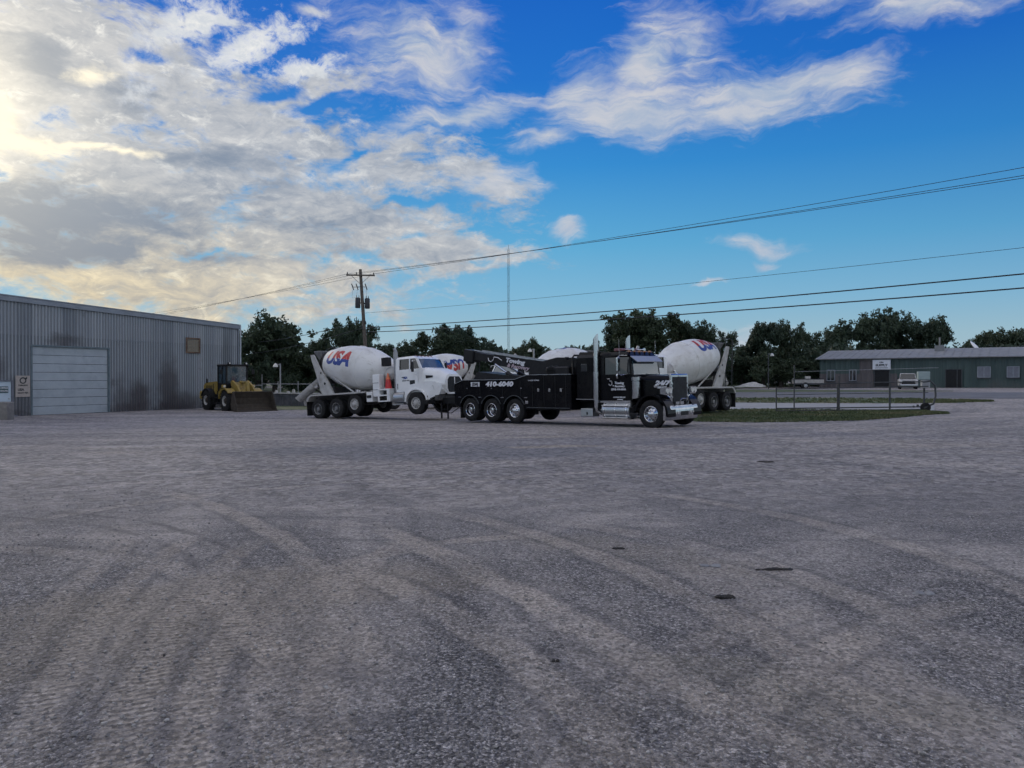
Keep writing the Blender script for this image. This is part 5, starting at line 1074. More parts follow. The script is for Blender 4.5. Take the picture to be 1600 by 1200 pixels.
# ------------------------------------------------------------------ green building across the road
def green_building():
    A=Vector((39.2,93,0)); B=Vector((64.5,74.9,0)); d=(B-A).normalized(); ang=math.atan2(d.y,d.x); L=(B-A).length+8; zb=.46
    t=empty('metal_building',A,(0,0,ang)); tag(t,'low green ribbed metal building with a pale roof across the road','building')
    gm=corr_mat('green_sheet',(.024,.047,.045),(.055,.088,.080),(.10,.09,.085),.3,0,.02,roughness=.55,rustlow=(.4,2.4),rustamt=.35,streak=.7)
    tanm=corr_mat('tan_sheet',(.06,.053,.056),(.11,.096,.094),(.06,.055,.05),.3,0,.02,roughness=.6,rustamt=.3,streak=.7)
    H=4.10; mb=MB(); mw=MB()
    def fx(px): k=(px-800)/F; return (k*A.y-A.x)/(d.x-k*d.y)
    def ribbed(m_,a,b,z0,z1,y=0.,k=0):
        P=.6; x=a
        while x<b-1e-6:
            for u,v,p,q in((0,.1,0,.05),(.1,.2,.05,.05),(.2,.3,.05,0),(.3,.6,0,0)):
                xa,xb=min(b,x+u),min(b,x+v)
                if xb-xa>1e-4: m_.add([(xa,y-p,z0),(xb,y-q,z0),(xb,y-q,z1),(xa,y-p,z1)],[(0,1,2,3)],k)
            x+=P
    ribbed(mb,0,L,zb-.6,H)
    mb.add([(0,0,zb-.6),(0,14,zb-.6),(0,14,H),(0,7,H+1.2),(0,0,H)],[(0,1,2,3,4)]); mb.add([(L,0,zb-.6),(L,14,zb-.6),(L,14,H),(L,7,H+1.2),(L,0,H)],[(0,1,2,3,4)]); mb.add([(0,14,zb-.6),(L,14,zb-.6),(L,14,H),(0,14,H)],[(0,1,2,3)])
    mb.build('wall',gm,t,normals=False)
    ribbed(mw,.0,fx(1402),zb-.3,2.25,-.06); mw.build('lower_cladding',tanm,t,normals=False)
    mw=MB(); ribbed(mw,fx(1343),fx(1365),2.25,H-.1,-.06); mw.build('tan_panel',tanm,t,normals=False)
    rm=mat('pale_roof',(.20,.205,.21),.75,.05,.1,1.2,dirt=(.24,.235,.23),dirtamt=.6,dscale=.5)
    mb=MB(); mb.hull([(x,y,z) for x in(-.4,L+.4) for (y,z) in((-.5,H-.06),(-.5,H+.04),(7,H+1.2),(7,H+1.3))]); mb.hull([(x,y,z) for x in(-.4,L+.4) for (y,z) in((14.5,H-.06),(14.5,H+.04),(7,H+1.2),(7,H+1.3))]); 
    k=0
    while k*.9<L: 
        x=k*.9; mb.hull([(x+a,y,z) for a in(-.03,.03) for y,z in((-.5,H+.04),(-.5,H+.08),(7,H+1.3),(7,H+1.34))]); k+=1
    roof=mb.build('roof',rm,t)
    mb=MB(); ux_=fx(1407)+3.6; mb.cyl((ux_,5,H+.8),(ux_,5,H+2.6),.09,n=8); mb.hull([(ux_-.5+a,4.6+b,H+.9+c) for a in(0,1.0) for b in(0,.9) for c in(0,.7)]); mb.build('roof_unit',rm,roof)
    # doors, windows
    def window(a,b,z0,z1,pane):
        m_=MB(); 
        for p,q,r,s in((a,a+.07,z0,z1),(b-.07,b,z0,z1),(a,b,z0,z0+.07),(a,b,z1-.07,z1),((a+b)/2-.03,(a+b)/2+.03,z0,z1)): m_.box(p,q,-.16,-.03,r,s)
        w=m_.build('window',mat('window_frame',(.25,.27,.3),.5),t); m_=MB(); m_.box(a+.07,b-.07,-.10,-.08,z0+.07,z1-.07); m_.build('pane',pane,w)
        m_=MB(); m_.box(a-.05,b+.05,-.22,-.05,z0-.12,z0-.01); m_.build('sill',M['post'],w)
    blind=mat('blind',(.16,.17,.20),.5,0,.1,3)
    window(fx(1292),fx(1305),1.35,2.75,M['glass']); window(fx(1327),fx(1338.5),1.35,2.75,M['glass']); window(fx(1527),fx(1548),1.75,3.0,blind); window(fx(1573),fx(1593),1.75,3.0,blind)
    def opening(a,b,z1,mid):
        a=fx(a);b=fx(b);mid=fx(mid) if mid else None
        m_=MB(); m_.box(a,b,-.16,-.10,zb-.2,z1); dd=m_.build('door',M['blackm'],t); m_=MB()
        m_.box(a,b,-.19,-.16,z1-.08,z1)
        for x in(a,b-.08)+((mid,) if mid else ()): m_.box(x,x+.08,-.19,-.16,zb-.2,z1-.07)
        m_.build('door_frame',M['post'],dd)
    opening(1366,1390.5,2.7,None); opening(1477,1503.5,2.75,1495)
    return t,A,d,ang,zb,fx
gb,GA,GD,GANG,GZ,GFX=green_building()
def gb_pt(x,y,z): n=Vector((-GD.y,GD.x,0)); return GA+GD*x+n*y+Vector((0,0,z))
t=empty('shop_sign',gb_pt(GFX(1378),-.30,2.72),(0,0,GANG)); tag(t,'white sign board with dark lettering over the dark doorway','sign')
mb=MB(); mb.box(-.98,.98,-.06,.06,0,1.2,0,.01); mb.build('board',mat('sign_white',(.62,.64,.68),.5,0,.04,3),t)
lettering(t,'SUPPLY',.36,(0,-.066,.52),(1,0,0),(0,0,1),M['letterdk'],bold=.02,xs=1.1); lettering(t,'USA',.24,(0,-.066,.88),(1,0,0),(0,0,1),M['letterdk'],bold=.014); mb=MB(); mb.box(-.7,.7,-.064,-.068,.18,.25); mb.build('stripe',M['letterdk'],t)
# ------------------------------------------------------------------ utility pole, lines
PX=Vector((-13.2,65,0)); PX.z=gz(PX.x,PX.y); pole_top=at(561,421,65).z
LDIR=(Vector((35,17,0))-Vector((PX.x,PX.y,0))).normalized(); LN=Vector((-LDIR.y,LDIR.x,0))
def util_pole():
    t=empty('utility_pole',PX); h=pole_top-PX.z; tag(t,'leaning wooden utility pole with crossarm and two transformers','utility pole')
    lean=Vector((-.75,0,h)); f=lambda z:Vector((lean.x*z/h+.45,0,z))
    mb=MB(); mb.tube([f(-.3),f(h*.5),f(h)],[.19,.16,.13],12); mb.build('pole',M['wood'],t)
    ca=f(h-.55); mb=MB(); T=Matrix.Translation(ca)@Matrix.Rotation(.12,4,'Z'); mb.box(-1.25,1.25,-.18,-.08,-.06,.07,0,.01,T); 
    for s in(-1,1): mb.tube([T@Vector((s*.8,-.14,-.04)),T@Vector((.0,-.12,-.8))],.02,6)
    arm=mb.build('crossarm',M['wood'],t)
    for x in(-1.15,-.35,1.15):
        g=MB(); g.lathe([(0,.03),(.05,.055),(.08,.03),(.11,.06),(.14,.035),(.17,.05),(.2,.001)],T@Vector((x,-.13,.07)),(0,0,1),10); g.build('insulator',M['letterdk'],arm)
    for s,z in((-1,h-3.15),(1,h-3.2)):
        g=MB(); c=f(z)+Vector((s*.42,-.05,0)); g.lathe([(-.02,.001),(0,.2),(.05,.23),(.85,.23),(.9,.2),(.95,.001)],c-Vector((0,0,.3)),(0,0,1),18)
        for q in(-.1,.1): g.tube([c+Vector((q,0,.62)),c+Vector((q,0,.85))],[.04,.02],8)
        g.box(c.x-s*.42,c.x-s*.2,c.y-.04,c.y+.04,c.z+.1,c.z+.2); g.build('transformer',M['letterdk'],t)
    for x in(-.75,-.35,.45):
        g=MB(); c=f(h-1.55)+Vector((x,-.15,0)); g.tube([c+Vector((-.1,0,.25)),c+Vector((0,0,-.02)),c+Vector((.08,0,-.3))],.045,8); g.tube([c+Vector((.05,0,-.05)),f(h-1.55)],.025,6); g.build('fuse_cutout',M['letterdk'],t)
        g=MB(); g.tube([c+Vector((0,0,-.3)),c+Vector((.05*(-1 if x<0 else 1),0,-1.0)),f(h-2.5)+Vector((.42*(-1 if x<0 else 1),-.05,0))],.008,5); g.build('drop_wire',M['wire'],t)
    g=MB(); g.tube([f(h-4.6)+Vector((.15,-.1,0)),f(h-4.9)+Vector((.2,-.12,0))],.07,8); g.tube([f(h-5.0)+Vector((-.15,-.1,0)),f(h-5.4)+Vector((-.12,-.12,0))],.05,8); g.build('bracket',M['letterdk'],t)
    return t,f,h
upole,pf,ph=util_pole()
def wire(z_off,lat,py16,label,r=.014,left_py=None,sag=.7,grp='power lines strung from the utility pole'):
    """from the pole along LDIR; height at the edge of the photo fixed from measurement"""
    p0=PX+pf(ph-z_off)+LN*lat*0+Vector((lat,-.13,0))
    # parameter where the line crosses px 1600
    k=800/F; d=LDIR; s=(k*p0.y-p0.x)/(d.x-k*d.y); Y=p0.y+d.y*s; ze=CH-(py16-HZ)/F*Y; Lt=s*1.35
    zl=p0.z+(ze-p0.z)*1.35
    pts=[]
    for i in range(41):
        u=i/40; q=p0+d*(Lt*u); z=p0.z+(zl-p0.z)*u-4*sag*u*(1-u)+4*sag*(1/1.35)*(1-1/1.35)*u*1.35*(1 if u<=1/1.35 else 1); pts.append((q.x,q.y,z))
    mb=MB(); mb.tube(pts,r,5); o=mb.build('power_line',M['wire']); tag(o,label,'power line',grp)
wire(.42,1.15,262,'topmost of the three parallel upper wires right of the pole',.014,sag=.35)
wire(.42,-.35,274.5,'middle of the three parallel upper wires right of the pole',.014,sag=.35)
wire(.42,-1.15,278.5,'lowest of the three parallel upper wires right of the pole',.014,sag=.35)
wire(3.9,.2,387,'thin lone wire midway between the upper trio and the thick cables',.011,sag=.3)
wire(5.2,.2,428,'upper of the two thick low cables right of the pole',.032,sag=.4)
wire(5.6,.2,450,'lower of the two thick low cables right of the pole',.032,sag=.4)
def wire_left(z_off,lat,pxe,pye,label,r):
    p0=PX+pf(ph-z_off)+Vector((lat,-.13,0)); d=-LDIR; k=(pxe-800)/F; s=(k*p0.y-p0.x)/(d.x-k*d.y); Y=p0.y+d.y*s; ze=CH-(pye-HZ)/F*Y
    pts=[]; Lt=s*1.5
    for i in range(25):
        u=i/24; v=u*1.5; q=p0+d*(Lt*u); z=p0.z+(ze-p0.z)*v+.5*v*(v-1); pts.append((q.x,q.y,z))
    mb=MB(); mb.tube(pts,r,5); tag(mb.build('power_line',M['wire']),label,'power line','power lines running left behind the warehouse')
wire_left(.42,1.15,262,486,'upper wire running from the crossarm to behind the warehouse roof',.013)
wire_left(.42,-.35,262,489,'middle wire running from the crossarm to behind the warehouse roof',.013)
wire_left(.42,-1.15,262,491,'lower wire running from the crossarm to behind the warehouse roof',.013)
wire_left(4.6,-.1,440,530,'sagging cable passing left in front of the dark trees, upper of two',.03)
wire_left(5.2,-.1,440,545,'sagging cable passing left in front of the dark trees, lower of two',.03)
# ------------------------------------------------------------------ radio mast far away
def mast():
    Y=230.; b=at(794.5,600,Y); top=at(794.5,390,Y).z; zb=gz(b.x,Y); t=empty('radio_mast',(b.x,Y,zb)); tag(t,'tall thin lattice radio mast far behind the trees','radio mast')
    H=top-zb; mb=MB(); w=.33; c=[(-w,-.2),(w,-.2),(0,w)]
    for x,y in c: mb.tube([(x,y,0),(x,y,H)],.032,5)
    n=34
    for i in range(n):
        z0=H*i/n;z1=H*(i+1)/n
        for a in range(3):
            p=c[a];q=c[(a+1)%3]; mb.tube([(p[0],p[1],z0),(q[0],q[1],z1)],.018,3)
    mb.build('lattice',M['post'],t); mb=MB(); mb.tube([(0,0,H),(0,0,H+1.5)],.04,5); mb.build('antenna',M['post'],t)
mast()
# ------------------------------------------------------------------ lamp poles
def lamp_pole(px,py_top,py_base,Y,side,label,r=.06):
    x=(px-800)/F*Y; zb=gz(x,Y); zt=CH-(py_top-HZ)/F*Y; t=empty('lamp_pole',(x,Y,zb)); tag(t,label,'lamp pole'); h=zt-zb
    mb=MB(); mb.tube([(0,0,-.1),(0,0,h)],r,8); mb.build('pole',M['galv'] if side<0 else M['post'],t); mb=MB(); mb.tube([(0,0,h-.12),(side*.35,-.1,h-.05)],.03,6); mb.build('bracket',M['galv'],t)
    mb=MB(); mb.lathe([(0,.001),(.01,.22),(.16,.2),(.3,.1),(.36,.001)],(side*.4,-.1,h-.33),(0,0,1),14); mb.build('lamp_head',M['lamp'],t)
lamp_pole(1200.5,552,602,85,1,'slim dark lamp pole before the trees between mixer and green building')
lamp_pole(438,568,612,66,-1,'pale floodlight pole behind the low grey wall',.07)
lamp_pole(834,545,590,75,-1,'lamp pole rising behind the tow truck boom',.1)
# ------------------------------------------------------------------ gate, posts, control boxes
def gate():
    a=gx(1213,40.); b=gx(1462,38.2); d=(b-a); d.z=0; L=d.length; ang=math.atan2(d.y,d.x); t=empty('sliding_gate',a,(0,0,ang)); tag(t,'long dark pipe sliding gate with a spare tyre wheel at its end','gate')
    dz=(b.z-a.z)/L; f=lambda x,z:(x,0,z+dz*x)
    mb=MB(); x1=(1241-1213)/(1462-1213)*L
    for z,r,xa in((.20,.034,0),(.06,.034,x1*.0),(1.27,.03,0),(.95,.018,0),(1.52,.03,x1)): mb.tube([f(xa,z),f(L-.35,z)],r,6)
    mb.build('rails',M['post'],t)
    for x in(.0,L*.395,L*.72): mb=MB(); mb.tube([f(x,-.05),f(x,1.42)],.036,8); mb.build('upright',M['post'],t)
    mb=MB(); mb.tube([f(L-.62,0.1),f(L-.1,.35),f(L,.75),f(L-.02,1.3),f(L-.25,1.55),f(L-.6,1.5)],.05,8); mb.build('end_frame',M['post'],t)
    mb=MB(); c=f(L-.48,.17); mb.lathe([(-.08,.12),(-.09,.2),(-.06,.245),(.06,.245),(.09,.2),(.08,.12)],c,(0,1,0),24); mb.lathe([(-.05,.12),(-.03,.03),(-.03,.001)],c,(0,1,0),16); mb.lathe([(.05,.12),(.03,.03),(.03,.001)],c,(0,1,0),16); mb.build('wheel',M['rubber'],t)
    for q in(.1,.3): mb=MB(); mb.lathe([(-.03,.001),(-.03,.06),(.03,.06),(.03,.001)],f(L-.75-q,.30-q*.3),(0,1,0),12); mb.build('roller',M['post'],t)
gate()
def fpost(px,Y,pt,label,r=.038):
    v=gx(px,Y); zt=CH-(pt-HZ)/F*Y; t=MB(); t.tube([(0,0,-.1),(0,0,zt-v.z)],r,8); t.lathe([(0,r*1.25),(.04,r),(.06,.001)],(0,0,zt-v.z),(0,0,1),8); o=t.build('fence_post',M['post']); o.location=v; tag(o,label,'fence post','fence posts along the gate')
fpost(1241,41,572,'tallest steel post, near the left end of the sliding gate')
fpost(1311,39.4,588,'thick steel post at the middle of the sliding gate',.05)
fpost(1391,38.9,586,'slim steel post beside the white shop sign',.03)
# thin pale rail above the gate
mb=MB(); p=at(1241,581,41); q=at(1466,574.5,39.2); mb.tube([p,p.lerp(q,.5),q],.011,6); o=mb.build('overhead_rail',M['galv']); tag(o,'thin pale pipe spanning above the sliding gate','rail')
def gate_box():
    v=gx(1446,38.7); t=empty('gate_operator',v,(0,0,0)); tag(t,'pair of pale metal control boxes on a dark post at the gate end','control box')
    z=lambda py:CH-(py-HZ)/F*38.7-v.z
    mb=MB(); mb.tube([(0,.12,-.1),(0,.12,z(582))],.05,8); mb.build('post',M['post'],t)
    mb=MB(); mb.box(-.42,.20,-.10,.10,z(593.4),z(580.5),0,.02); mb.box(-.40,.18,-.11,-.10,z(593),z(581),0,.004); mb.build('upper_box',mat('box_grey_green',(.26,.33,.33),.5,0,.05,4),t)
    mb=MB(); mb.box(-.22,.20,-.10,.10,z(606),z(594),0,.02); 
    for k in range(4): mb.box(-.18,.16,-.112,-.10,z(597+k*2.2)-.01,z(597+k*2.2)+.01)
    mb.build('lower_box',mat('box_grey',(.30,.31,.33),.5,0,.06,4),t)
gate_box()
# ------------------------------------------------------------------ things beyond: boat, low wall, back fence, heap, dish
def boat():
    v=gx(1262,90); t=empty('white_boat',(v.x,v.y,v.z),(0,0,-.15)); tag(t,'low white open boat parked left of the green building','boat')
    mb=MB(); L=1.75; secs=[]
    for x,w,k in((-L,.62,.55),(-L*.5,.75,.45),(.2,.75,.42),(1.1,.55,.5),(L+.15,.05,.75)): secs.append([(x,-w,1.05),(x,-w*.85,.62),(x,0,k*.7+.12),(x,w*.85,.62),(x,w,1.05)])
    vs=[p for s in secs for p in s]; mb.add(vs,[(j*5+i,j*5+i+1,(j+1)*5+i+1,(j+1)*5+i) for j in range(4) for i in range(4)],0,True); mb.add(secs[0],[(0,1,2,3,4)]); mb.add([p for s in secs for p in(s[0],s[4])],[(j*2,j*2+1,j*2+3,j*2+2) for j in range(4)],0); hull=mb.build('hull',M['dirtywhite'],t)
    mb=MB()
    for s in(-1,1): mb.tube([(-L,s*.7,1.09),(0,s*.78,1.11),(1.1,s*.6,1.12),(L+.1,0,1.16)],.045,6)
    mb.build('gunwale',M['blackm'],t); mb=MB(); mb.box(-.3,.3,-.25,.25,1.05,1.45,0,.04); mb.build('console',M['dirtywhite'],t)
    mb=MB(); mb.box(-1.6,1.9,-.5,-.42,.4,.5); mb.box(-1.6,1.9,.42,.5,.4,.5); mb.build('trailer_frame',M['post'],t)
    for s in(-1,1): wheel(t,-.4,s*.75,.33,'t_car','r_car',s)
boat()
def low_wall():
    a=gx(426,60); b=gx(470,58.5); d=b-a; ang=math.atan2(d.y,d.x); L=d.length+3; t=empty('low_wall',a,(0,0,ang)); tag(t,'low grey ribbed wall with a pale top rail behind the loader bucket','wall')
    mb=MB(); 
    x=-3.
    while x<L: mb.box(x,x+.36,0,.1,-.1,.98,0,.02); mb.box(x+.14,x+.22,-.05,0,-.1,.98,0); x+=.38
    mb.build('panels',mat('dusty_sheet',(.10,.105,.12),.7,0,.25,2),t); mb=MB(); mb.box(-3,L,-.07,.16,.99,1.07,0,.01); mb.build('top_rail',M['dirtywhite'],t)
    for x,h in((.35,.22),(1.7,.14),(2.3,.30)): mb=MB(); mb.hull([(x+.2*math.cos(k),.05+.12*math.sin(k),1.08) for k in range(7)]+[(x+.1*math.cos(k),.05+.08*math.sin(k),1.08+h) for k in range(7)]); mb.build('rubble_lump',M['dirtywhite'],t)
low_wall()
def back_fence():
    a=gx(392,68); b=gx(500,66); d=b-a; ang=math.atan2(d.y,d.x); L=d.length; t=empty('chain_fence',a,(0,0,ang)); tag(t,'thin pipe rail fence before the dark trees behind the low wall','fence')
    z=CH-(600-HZ)/F*67-a.z; mb=MB(); mb.tube([(0,0,z-.15),(1.2,0,z-.12)],.03,6); mb.tube([(1.2,0,z),(L,0,z)],.03,6); mb.tube([(0,0,.9),(L,0,.9)],.02,6); mb.build('rail',M['galv'],t)
    for x in(0.,1.2,2.9,5.,L): mb=MB(); mb.tube([(x,0,-.1),(x,0,z+(.9 if x==1.2 else .25))],.035,6); mb.build('post',M['galv'],t)
back_fence()
def heap():
    v=gx(1172,88); mb=MB(); rng=random.Random(4); n=22; m_=8; vs=[]
    for j in range(m_+1):
        for i in range(n):
            a=2*PI*i/n; k=j/m_; r=(1-k)*(1+.15*math.sin(3*a+j)); vs.append((r*1.9*math.cos(a)+k*.5,r*.9*math.sin(a),.62*(1-(1-k)**1.4)+rng.uniform(-.03,.03)))
    mb.add(vs,[(j*n+i,j*n+(i+1)%n,(j+1)*n+(i+1)%n,(j+1)*n+i) for j in range(m_) for i in range(n)],0,True); o=mb.build('gravel_heap',mat('pale_gravel',(.42,.41,.38),.9,0,.2,5,bump=.6)); o.location=(v.x,v.y,v.z+.2); tag(o,'pale heap of loose material behind the mixer on the right','gravel heap')
heap()
def dish():
    v=at(1526,541,112); zb=gz(v.x,v.y); t=empty('satellite_dish',(v.x,v.y,zb)); tag(t,'white satellite dish above the far end of the pale roof','satellite dish'); h=v.z-zb
    mb=MB(); mb.tube([(0,0,0),(0,0,h)],.07,8); mb.build('pole',M['post'],t); mb=MB(); mb.lathe([(0,.001),(.05,.5),(.2,1.0),(.24,1.15),(.21,1.15),(.02,.4),(.0,.001)],(0,-.1,h),(-.55,.6,-.6),20); mb.build('reflector',M['white'],t)
dish()
# ------------------------------------------------------------------ vehicles in place
THT=R(-43)
_p=Vector(((1017-800)/F*26.5,26.5)); _n=Vector((math.sin(R(43)),math.cos(R(43)))); _c=_p+_n*1.22
tow_truck((_c.x,_c.y,gz(_c.x,_c.y)),THT)
THM=R(32); _r=Vector(((497-800)/F*39.9,39.9)); _n=Vector((math.sin(THM),math.cos(THM))); _c=_r+_n*1.22
MG='concrete mixer trucks in the yard'
m1=mixer_truck((_c.x,_c.y,gz(_c.x,_c.y)+.0),(0,R(-3.4),-THM),R(-22),'white concrete mixer being towed, its front wheels lifted off the ground',MG)
def place_mixer(x,y,rz,spin,label,lift=0.):
    c=copy_tree(m1); c.location=(x,y,gz(x,y)+lift); c.rotation_euler=(0,0,rz); c['label']=label
    for ch in c.children:
        if ch.name.startswith('drum') and not ch.name.startswith('drum_'): ch.rotation_euler[0]=spin
    return c
def side_pos(px,Y,rz):  # near rear wheel (left side of the truck) seen at px
    d=Vector((math.cos(rz),math.sin(rz))); l=Vector((-d.y,d.x)); p=Vector(((px-800)/F*Y,Y)); return p-l*1.22
RZ=R(224)
q=side_pos(1137,40.,RZ); place_mixer(q.x,q.y,RZ,R(46),'white concrete mixer parked behind the tow truck hood, rear toward the gate',.14)
q=side_pos(935,46.6,RZ); place_mixer(q.x,q.y,RZ,R(95),'white concrete mixer half hidden behind the tow truck boom')
q=side_pos(738,54.,RZ); place_mixer(q.x,q.y,RZ,R(200),'white concrete mixer behind the towed mixer cab, drum lettering upside down')
_l=Vector(((350-800)/F*50.4,50.4)); THL=R(44); _n=Vector((math.sin(THL),math.cos(THL))); _f=Vector((math.cos(THL),-math.sin(THL))); _c=_l+_n*1.25-_f*1.5
wheel_loader((_c.x,_c.y,gz(_c.x,_c.y)),-THL)
v=gx(1418,80); pickup((v.x,v.y,v.z),R(180+64)).scale=(.92,.92,.92)
# ------------------------------------------------------------------ trees
def leaf_mat(name,base):
    m,T,b=new_mat(name); oc=T.node('ShaderNodeTexCoord').outputs['Object']; n=T.noise(oc,.55,4,.6).outputs[0]; n2=T.noise(oc,3.5,3,.6).outputs[0]
    oi=T.node('ShaderNodeObjectInfo').outputs['Random']
    c=T.ramp(T.m('ADD',T.m('MULTIPLY',n,.7),T.m('MULTIPLY',n2,.3)),[(.35,tuple(k*.6 for k in base)),(.5,base),(.65,tuple(min(1,k*1.5) for k in base))])
    c=T.mix(T.m('MULTIPLY',oi,.35),c,(.05,.06,.025)); T.l.new(c,b.inputs['Base Color']); b.inputs['Roughness'].default_value=.6; b.inputs['Specular IOR Level'].default_value=.25
    tr=T.node('ShaderNodeBsdfTranslucent',{0:c}); mx=T.node('ShaderNodeMixShader',{0:.22,1:b.outputs[0],2:tr.outputs[0]}); T.l.new(mx.outputs[0],T.n['Material Output'].inputs[0]); return m
M['leafA']=leaf_mat('broad_leaf',(.050,.074,.046)); M['leafB']=leaf_mat('pine_leaf',(.042,.066,.046)); M['bark']=mat('bark',(.05,.042,.035),.9,0,.3,8)
def leaf_cloud(rng,centres,rad,per,size):
    n=len(centres)*per; c=np.repeat(np.array(centres),per,0); r=np.repeat(np.array(rad),per)[:,None]
    d=rng.normal(0,1,(n,3)); d/=np.linalg.norm(d,axis=1)[:,None]; p=c+d*r*(rng.random((n,1))**.45)*np.array([1,1,.75])
    a=rng.normal(0,1,(n,3)); a/=np.linalg.norm(a,axis=1)[:,None]; b=np.cross(a,rng.normal(0,1,(n,3))); b/=np.linalg.norm(b,axis=1)[:,None]
    s=(size*(.6+.8*rng.random((n,1)))); a*=s; b*=s*.6
    v=np.stack([p-a,p+b*.8,p+a,p-b*.8],1).reshape(-1,3); f=np.arange(n*4).reshape(-1,4); return v,f
def tree_mesh(seed,kind,ncl=75,per=46,size=.24):
    """unit tree: crown about 10 m wide, 10 m tall"""
    rng=np.random.default_rng(seed); cen=[];rad=[]
    if kind=='round': lobes=[(rng.normal(0,1.8),rng.normal(0,1.6),3.6+rng.random()*4.2,1.6+rng.random()*1.1) for _ in range(13)]+[(0,0,6.6,2.6)]
    elif kind=='open': lobes=[(rng.normal(0,2.1),rng.normal(0,1.7),3.2+rng.random()*5.2,1.25+rng.random()*.9) for _ in range(18)]
    elif kind=='tall': lobes=[(rng.normal(0,1.3),rng.normal(0,1.2),3.5+rng.random()*5.3,1.2+rng.random()*.8) for _ in range(12)]
    else: lobes=[(rng.normal(0,2.6),rng.normal(0,1.6),3.0+rng.random()*3.5,1.4+rng.random()*.8) for _ in range(12)]
    w=np.array([l[3]**2 for l in lobes]); w/=w.sum()
    for _ in range(ncl):
        l=lobes[rng.choice(len(lobes),p=w)]; d=rng.normal(0,1,3); d/=np.linalg.norm(d); k=.25+.85*rng.random()
        cen.append((l[0]+d[0]*l[3]*k,l[1]+d[1]*l[3]*k,max(1.4,l[2]+d[2]*l[3]*k*.85))); rad.append(.38+.5*rng.random())
    low=[(rng.normal(0,2.2),rng.normal(0,1.6),1.5+2.5*rng.random()) for _ in range(18)]; cen+=low; rad+=[.9]*18
    v,f=leaf_cloud(rng,cen,rad,per,size)
    me=bpy.data.meshes.new('crown'); me.from_pydata(v.tolist(),[],f.tolist()); me.materials.append(M['leafB'] if kind=='tall' else M['leafA'])
    mb=MB(); mb.tube([(0,0,-.3),(.05,0,1.5),(.1,.05,3.2),(0,.1,5.5)],[.34,.27,.22,.1],9)
    for l in lobes[:8]: z0=2.2+rng.random()*1.8; mb.tube([(0.05,0,z0),(l[0]*.5,l[1]*.5,(z0+l[2])*.5),(l[0],l[1],l[2])],[.14,.09,.04],6)
    return me,mb.me('trunk',[M['bark']])
TM={}
for i,k in enumerate(('round','round','open','open','tall','tall','low','low')): TM[(k,i%2)]=tree_mesh(20+i,k,ncl=380 if k!='open' else 330,per=42 if k!='open' else 38,size=.21 if k!='open' else .19)
def extent(me):
    a=np.empty(len(me.vertices)*3); me.vertices.foreach_get('co',a); a=a.reshape(-1,3); return np.percentile(a[:,0],1),np.percentile(a[:,0],99),np.percentile(a[:,2],99.7)
EX={k:extent(v[0]) for k,v in TM.items()}
def tree(kind,var,pl_,pr,pt,Y,label,group=None,flip=False,name='tree'):
    x0,x1,zt=EX[(kind,var)]; W=(pr-pl_)*1.06/F*Y; sx=W/(x1-x0); cxp=(pl_+pr)/2; x=(cxp-800)/F*Y; zb=gz(x,Y); H=CH-(pt-HZ)/F*Y-zb; szz=H/zt
    t=empty(name,(x-(x0+x1)/2*sx*(-1 if flip else 1),Y,zb),(0,0,PI if flip else 0)); t.scale=(sx,(sx+szz)/2,szz); tag(t,label,'tree',group)
    link('crown',TM[(kind,var)][0],t); link('trunk',TM[(kind,var)][1],t); return t
TG='trees along the far edge of the yard'
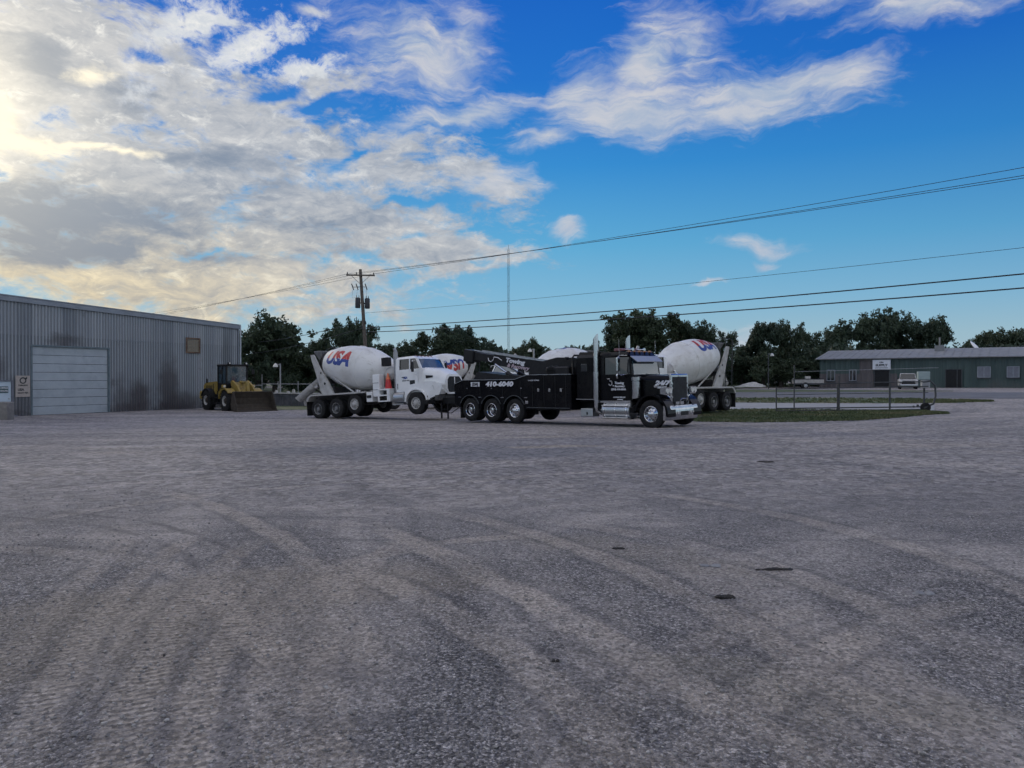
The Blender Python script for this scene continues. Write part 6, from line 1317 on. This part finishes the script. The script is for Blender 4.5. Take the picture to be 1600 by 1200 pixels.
TR=[('round',0,374,482,497,84,'large rounded tree right behind the warehouse corner and the loader'),
 ('low',0,372,436,560,76,'low bushy tree under the large tree at the warehouse corner'),
 ('low',1,440,512,533,92,'lower tree filling the dip left of the pole-side trees'),
 ('open',0,497,556,508,88,'loose crowned tree left of the utility pole'),
 ('round',1,528,580,501,93,'tall tree directly behind the utility pole'),
 ('open',1,560,612,523,86,'ragged tree right of the utility pole, over the towed mixer drum'),
 ('round',0,606,664,537,105,'small rounded tree showing above the towed mixer cab'),
 ('round',1,658,742,521,100,'broad tree left of the mast, over the mixer with upside down lettering'),
 ('tall',0,688,742,510,104,'tallest crown left of the mast, rising out of a broad tree'),
 ('open',0,736,778,529,100,'loose low tree just left of the mast foot'),
 ('low',0,772,812,546,125,'lowest far tree at the foot of the mast'),
 ('round',0,800,858,533,112,'rounded tree right of the mast, behind the boom lamp pole'),
 ('low',1,846,908,542,120,'low tree hidden behind the drum over the tow truck boom'),
 ('low',0,884,950,536,120,'flat dark tree behind the tow truck exhaust stack'),
 ('tall',1,942,985,506,92,'slender tree at the left side of the big tree behind the tow cab'),
 ('round',1,955,1062,487,90,'biggest broad tree behind the tow truck cab'),
 ('round',0,1040,1098,502,94,'rounded tree overlapping the right side of the biggest tree'),
 ('open',1,1086,1144,503,90,'loose topped tree behind the right mixer drum'),
 ('low',1,1120,1188,540,100,'low tree in the gap right of the right mixer'),
 ('tall',0,1172,1218,505,98,'left of two pointed trees behind the slim lamp pole'),
 ('open',0,1200,1254,502,100,'right of two pointed trees behind the slim lamp pole'),
 ('low',0,1168,1270,552,94,'low dark tree below the two pointed trees'),
 ('open',1,1256,1334,502,108,'airy tree left of the widest tree behind the pale roof'),
 ('open',0,1318,1400,492,110,'left half of the widest airy trees behind the pale roof'),
 ('open',1,1366,1452,484,112,'tallest airy tree behind the pale roof'),
 ('open',0,1424,1498,497,110,'right shoulder tree of the airy group behind the pale roof'),
 ('low',1,1484,1540,532,120,'low far tree right of the airy group'),
 ('round',1,1524,1574,519,122,'small rounded tree over the far end of the pale roof'),
 ('round',0,1562,1625,514,120,'tree cut by the right side of the photo above the roof'),
 ('low',0,1254,1340,548,104,'low tree touching the left end of the pale roof'),
 ('low',1,1330,1480,540,120,'wide low tree right behind the pale roof')]
for i,(k,v_,a,b,tp,Y,lab) in enumerate(TR): tree(k,v_,a,b,tp,Y,lab,TG,flip=(i%3==1))
# dark understorey that closes the tree line
def undergrowth():
    rng=np.random.default_rng(11); cen=[];rad=[]
    for _ in range(900):
        px=rng.uniform(360,1700); Y=rng.uniform(100,128); x=(px-800)/F*Y; zb=gz(x,Y); 
        topz=CH+ (44+8*math.sin(px*.021)+5*math.sin(px*.067))/F*Y-zb; z=zb+rng.random()**.8*max(2.,topz); cen.append((x,Y,z)); rad.append(1.1+.6*rng.random())
    v,f=leaf_cloud(rng,cen,rad,70,.34); me=bpy.data.meshes.new('undergrowth'); me.from_pydata(v.tolist(),[],f.tolist()); me.materials.append(M['leafB']); tag(link('undergrowth',me),'dark understorey closing the far tree line','undergrowth',kind='stuff')
undergrowth()
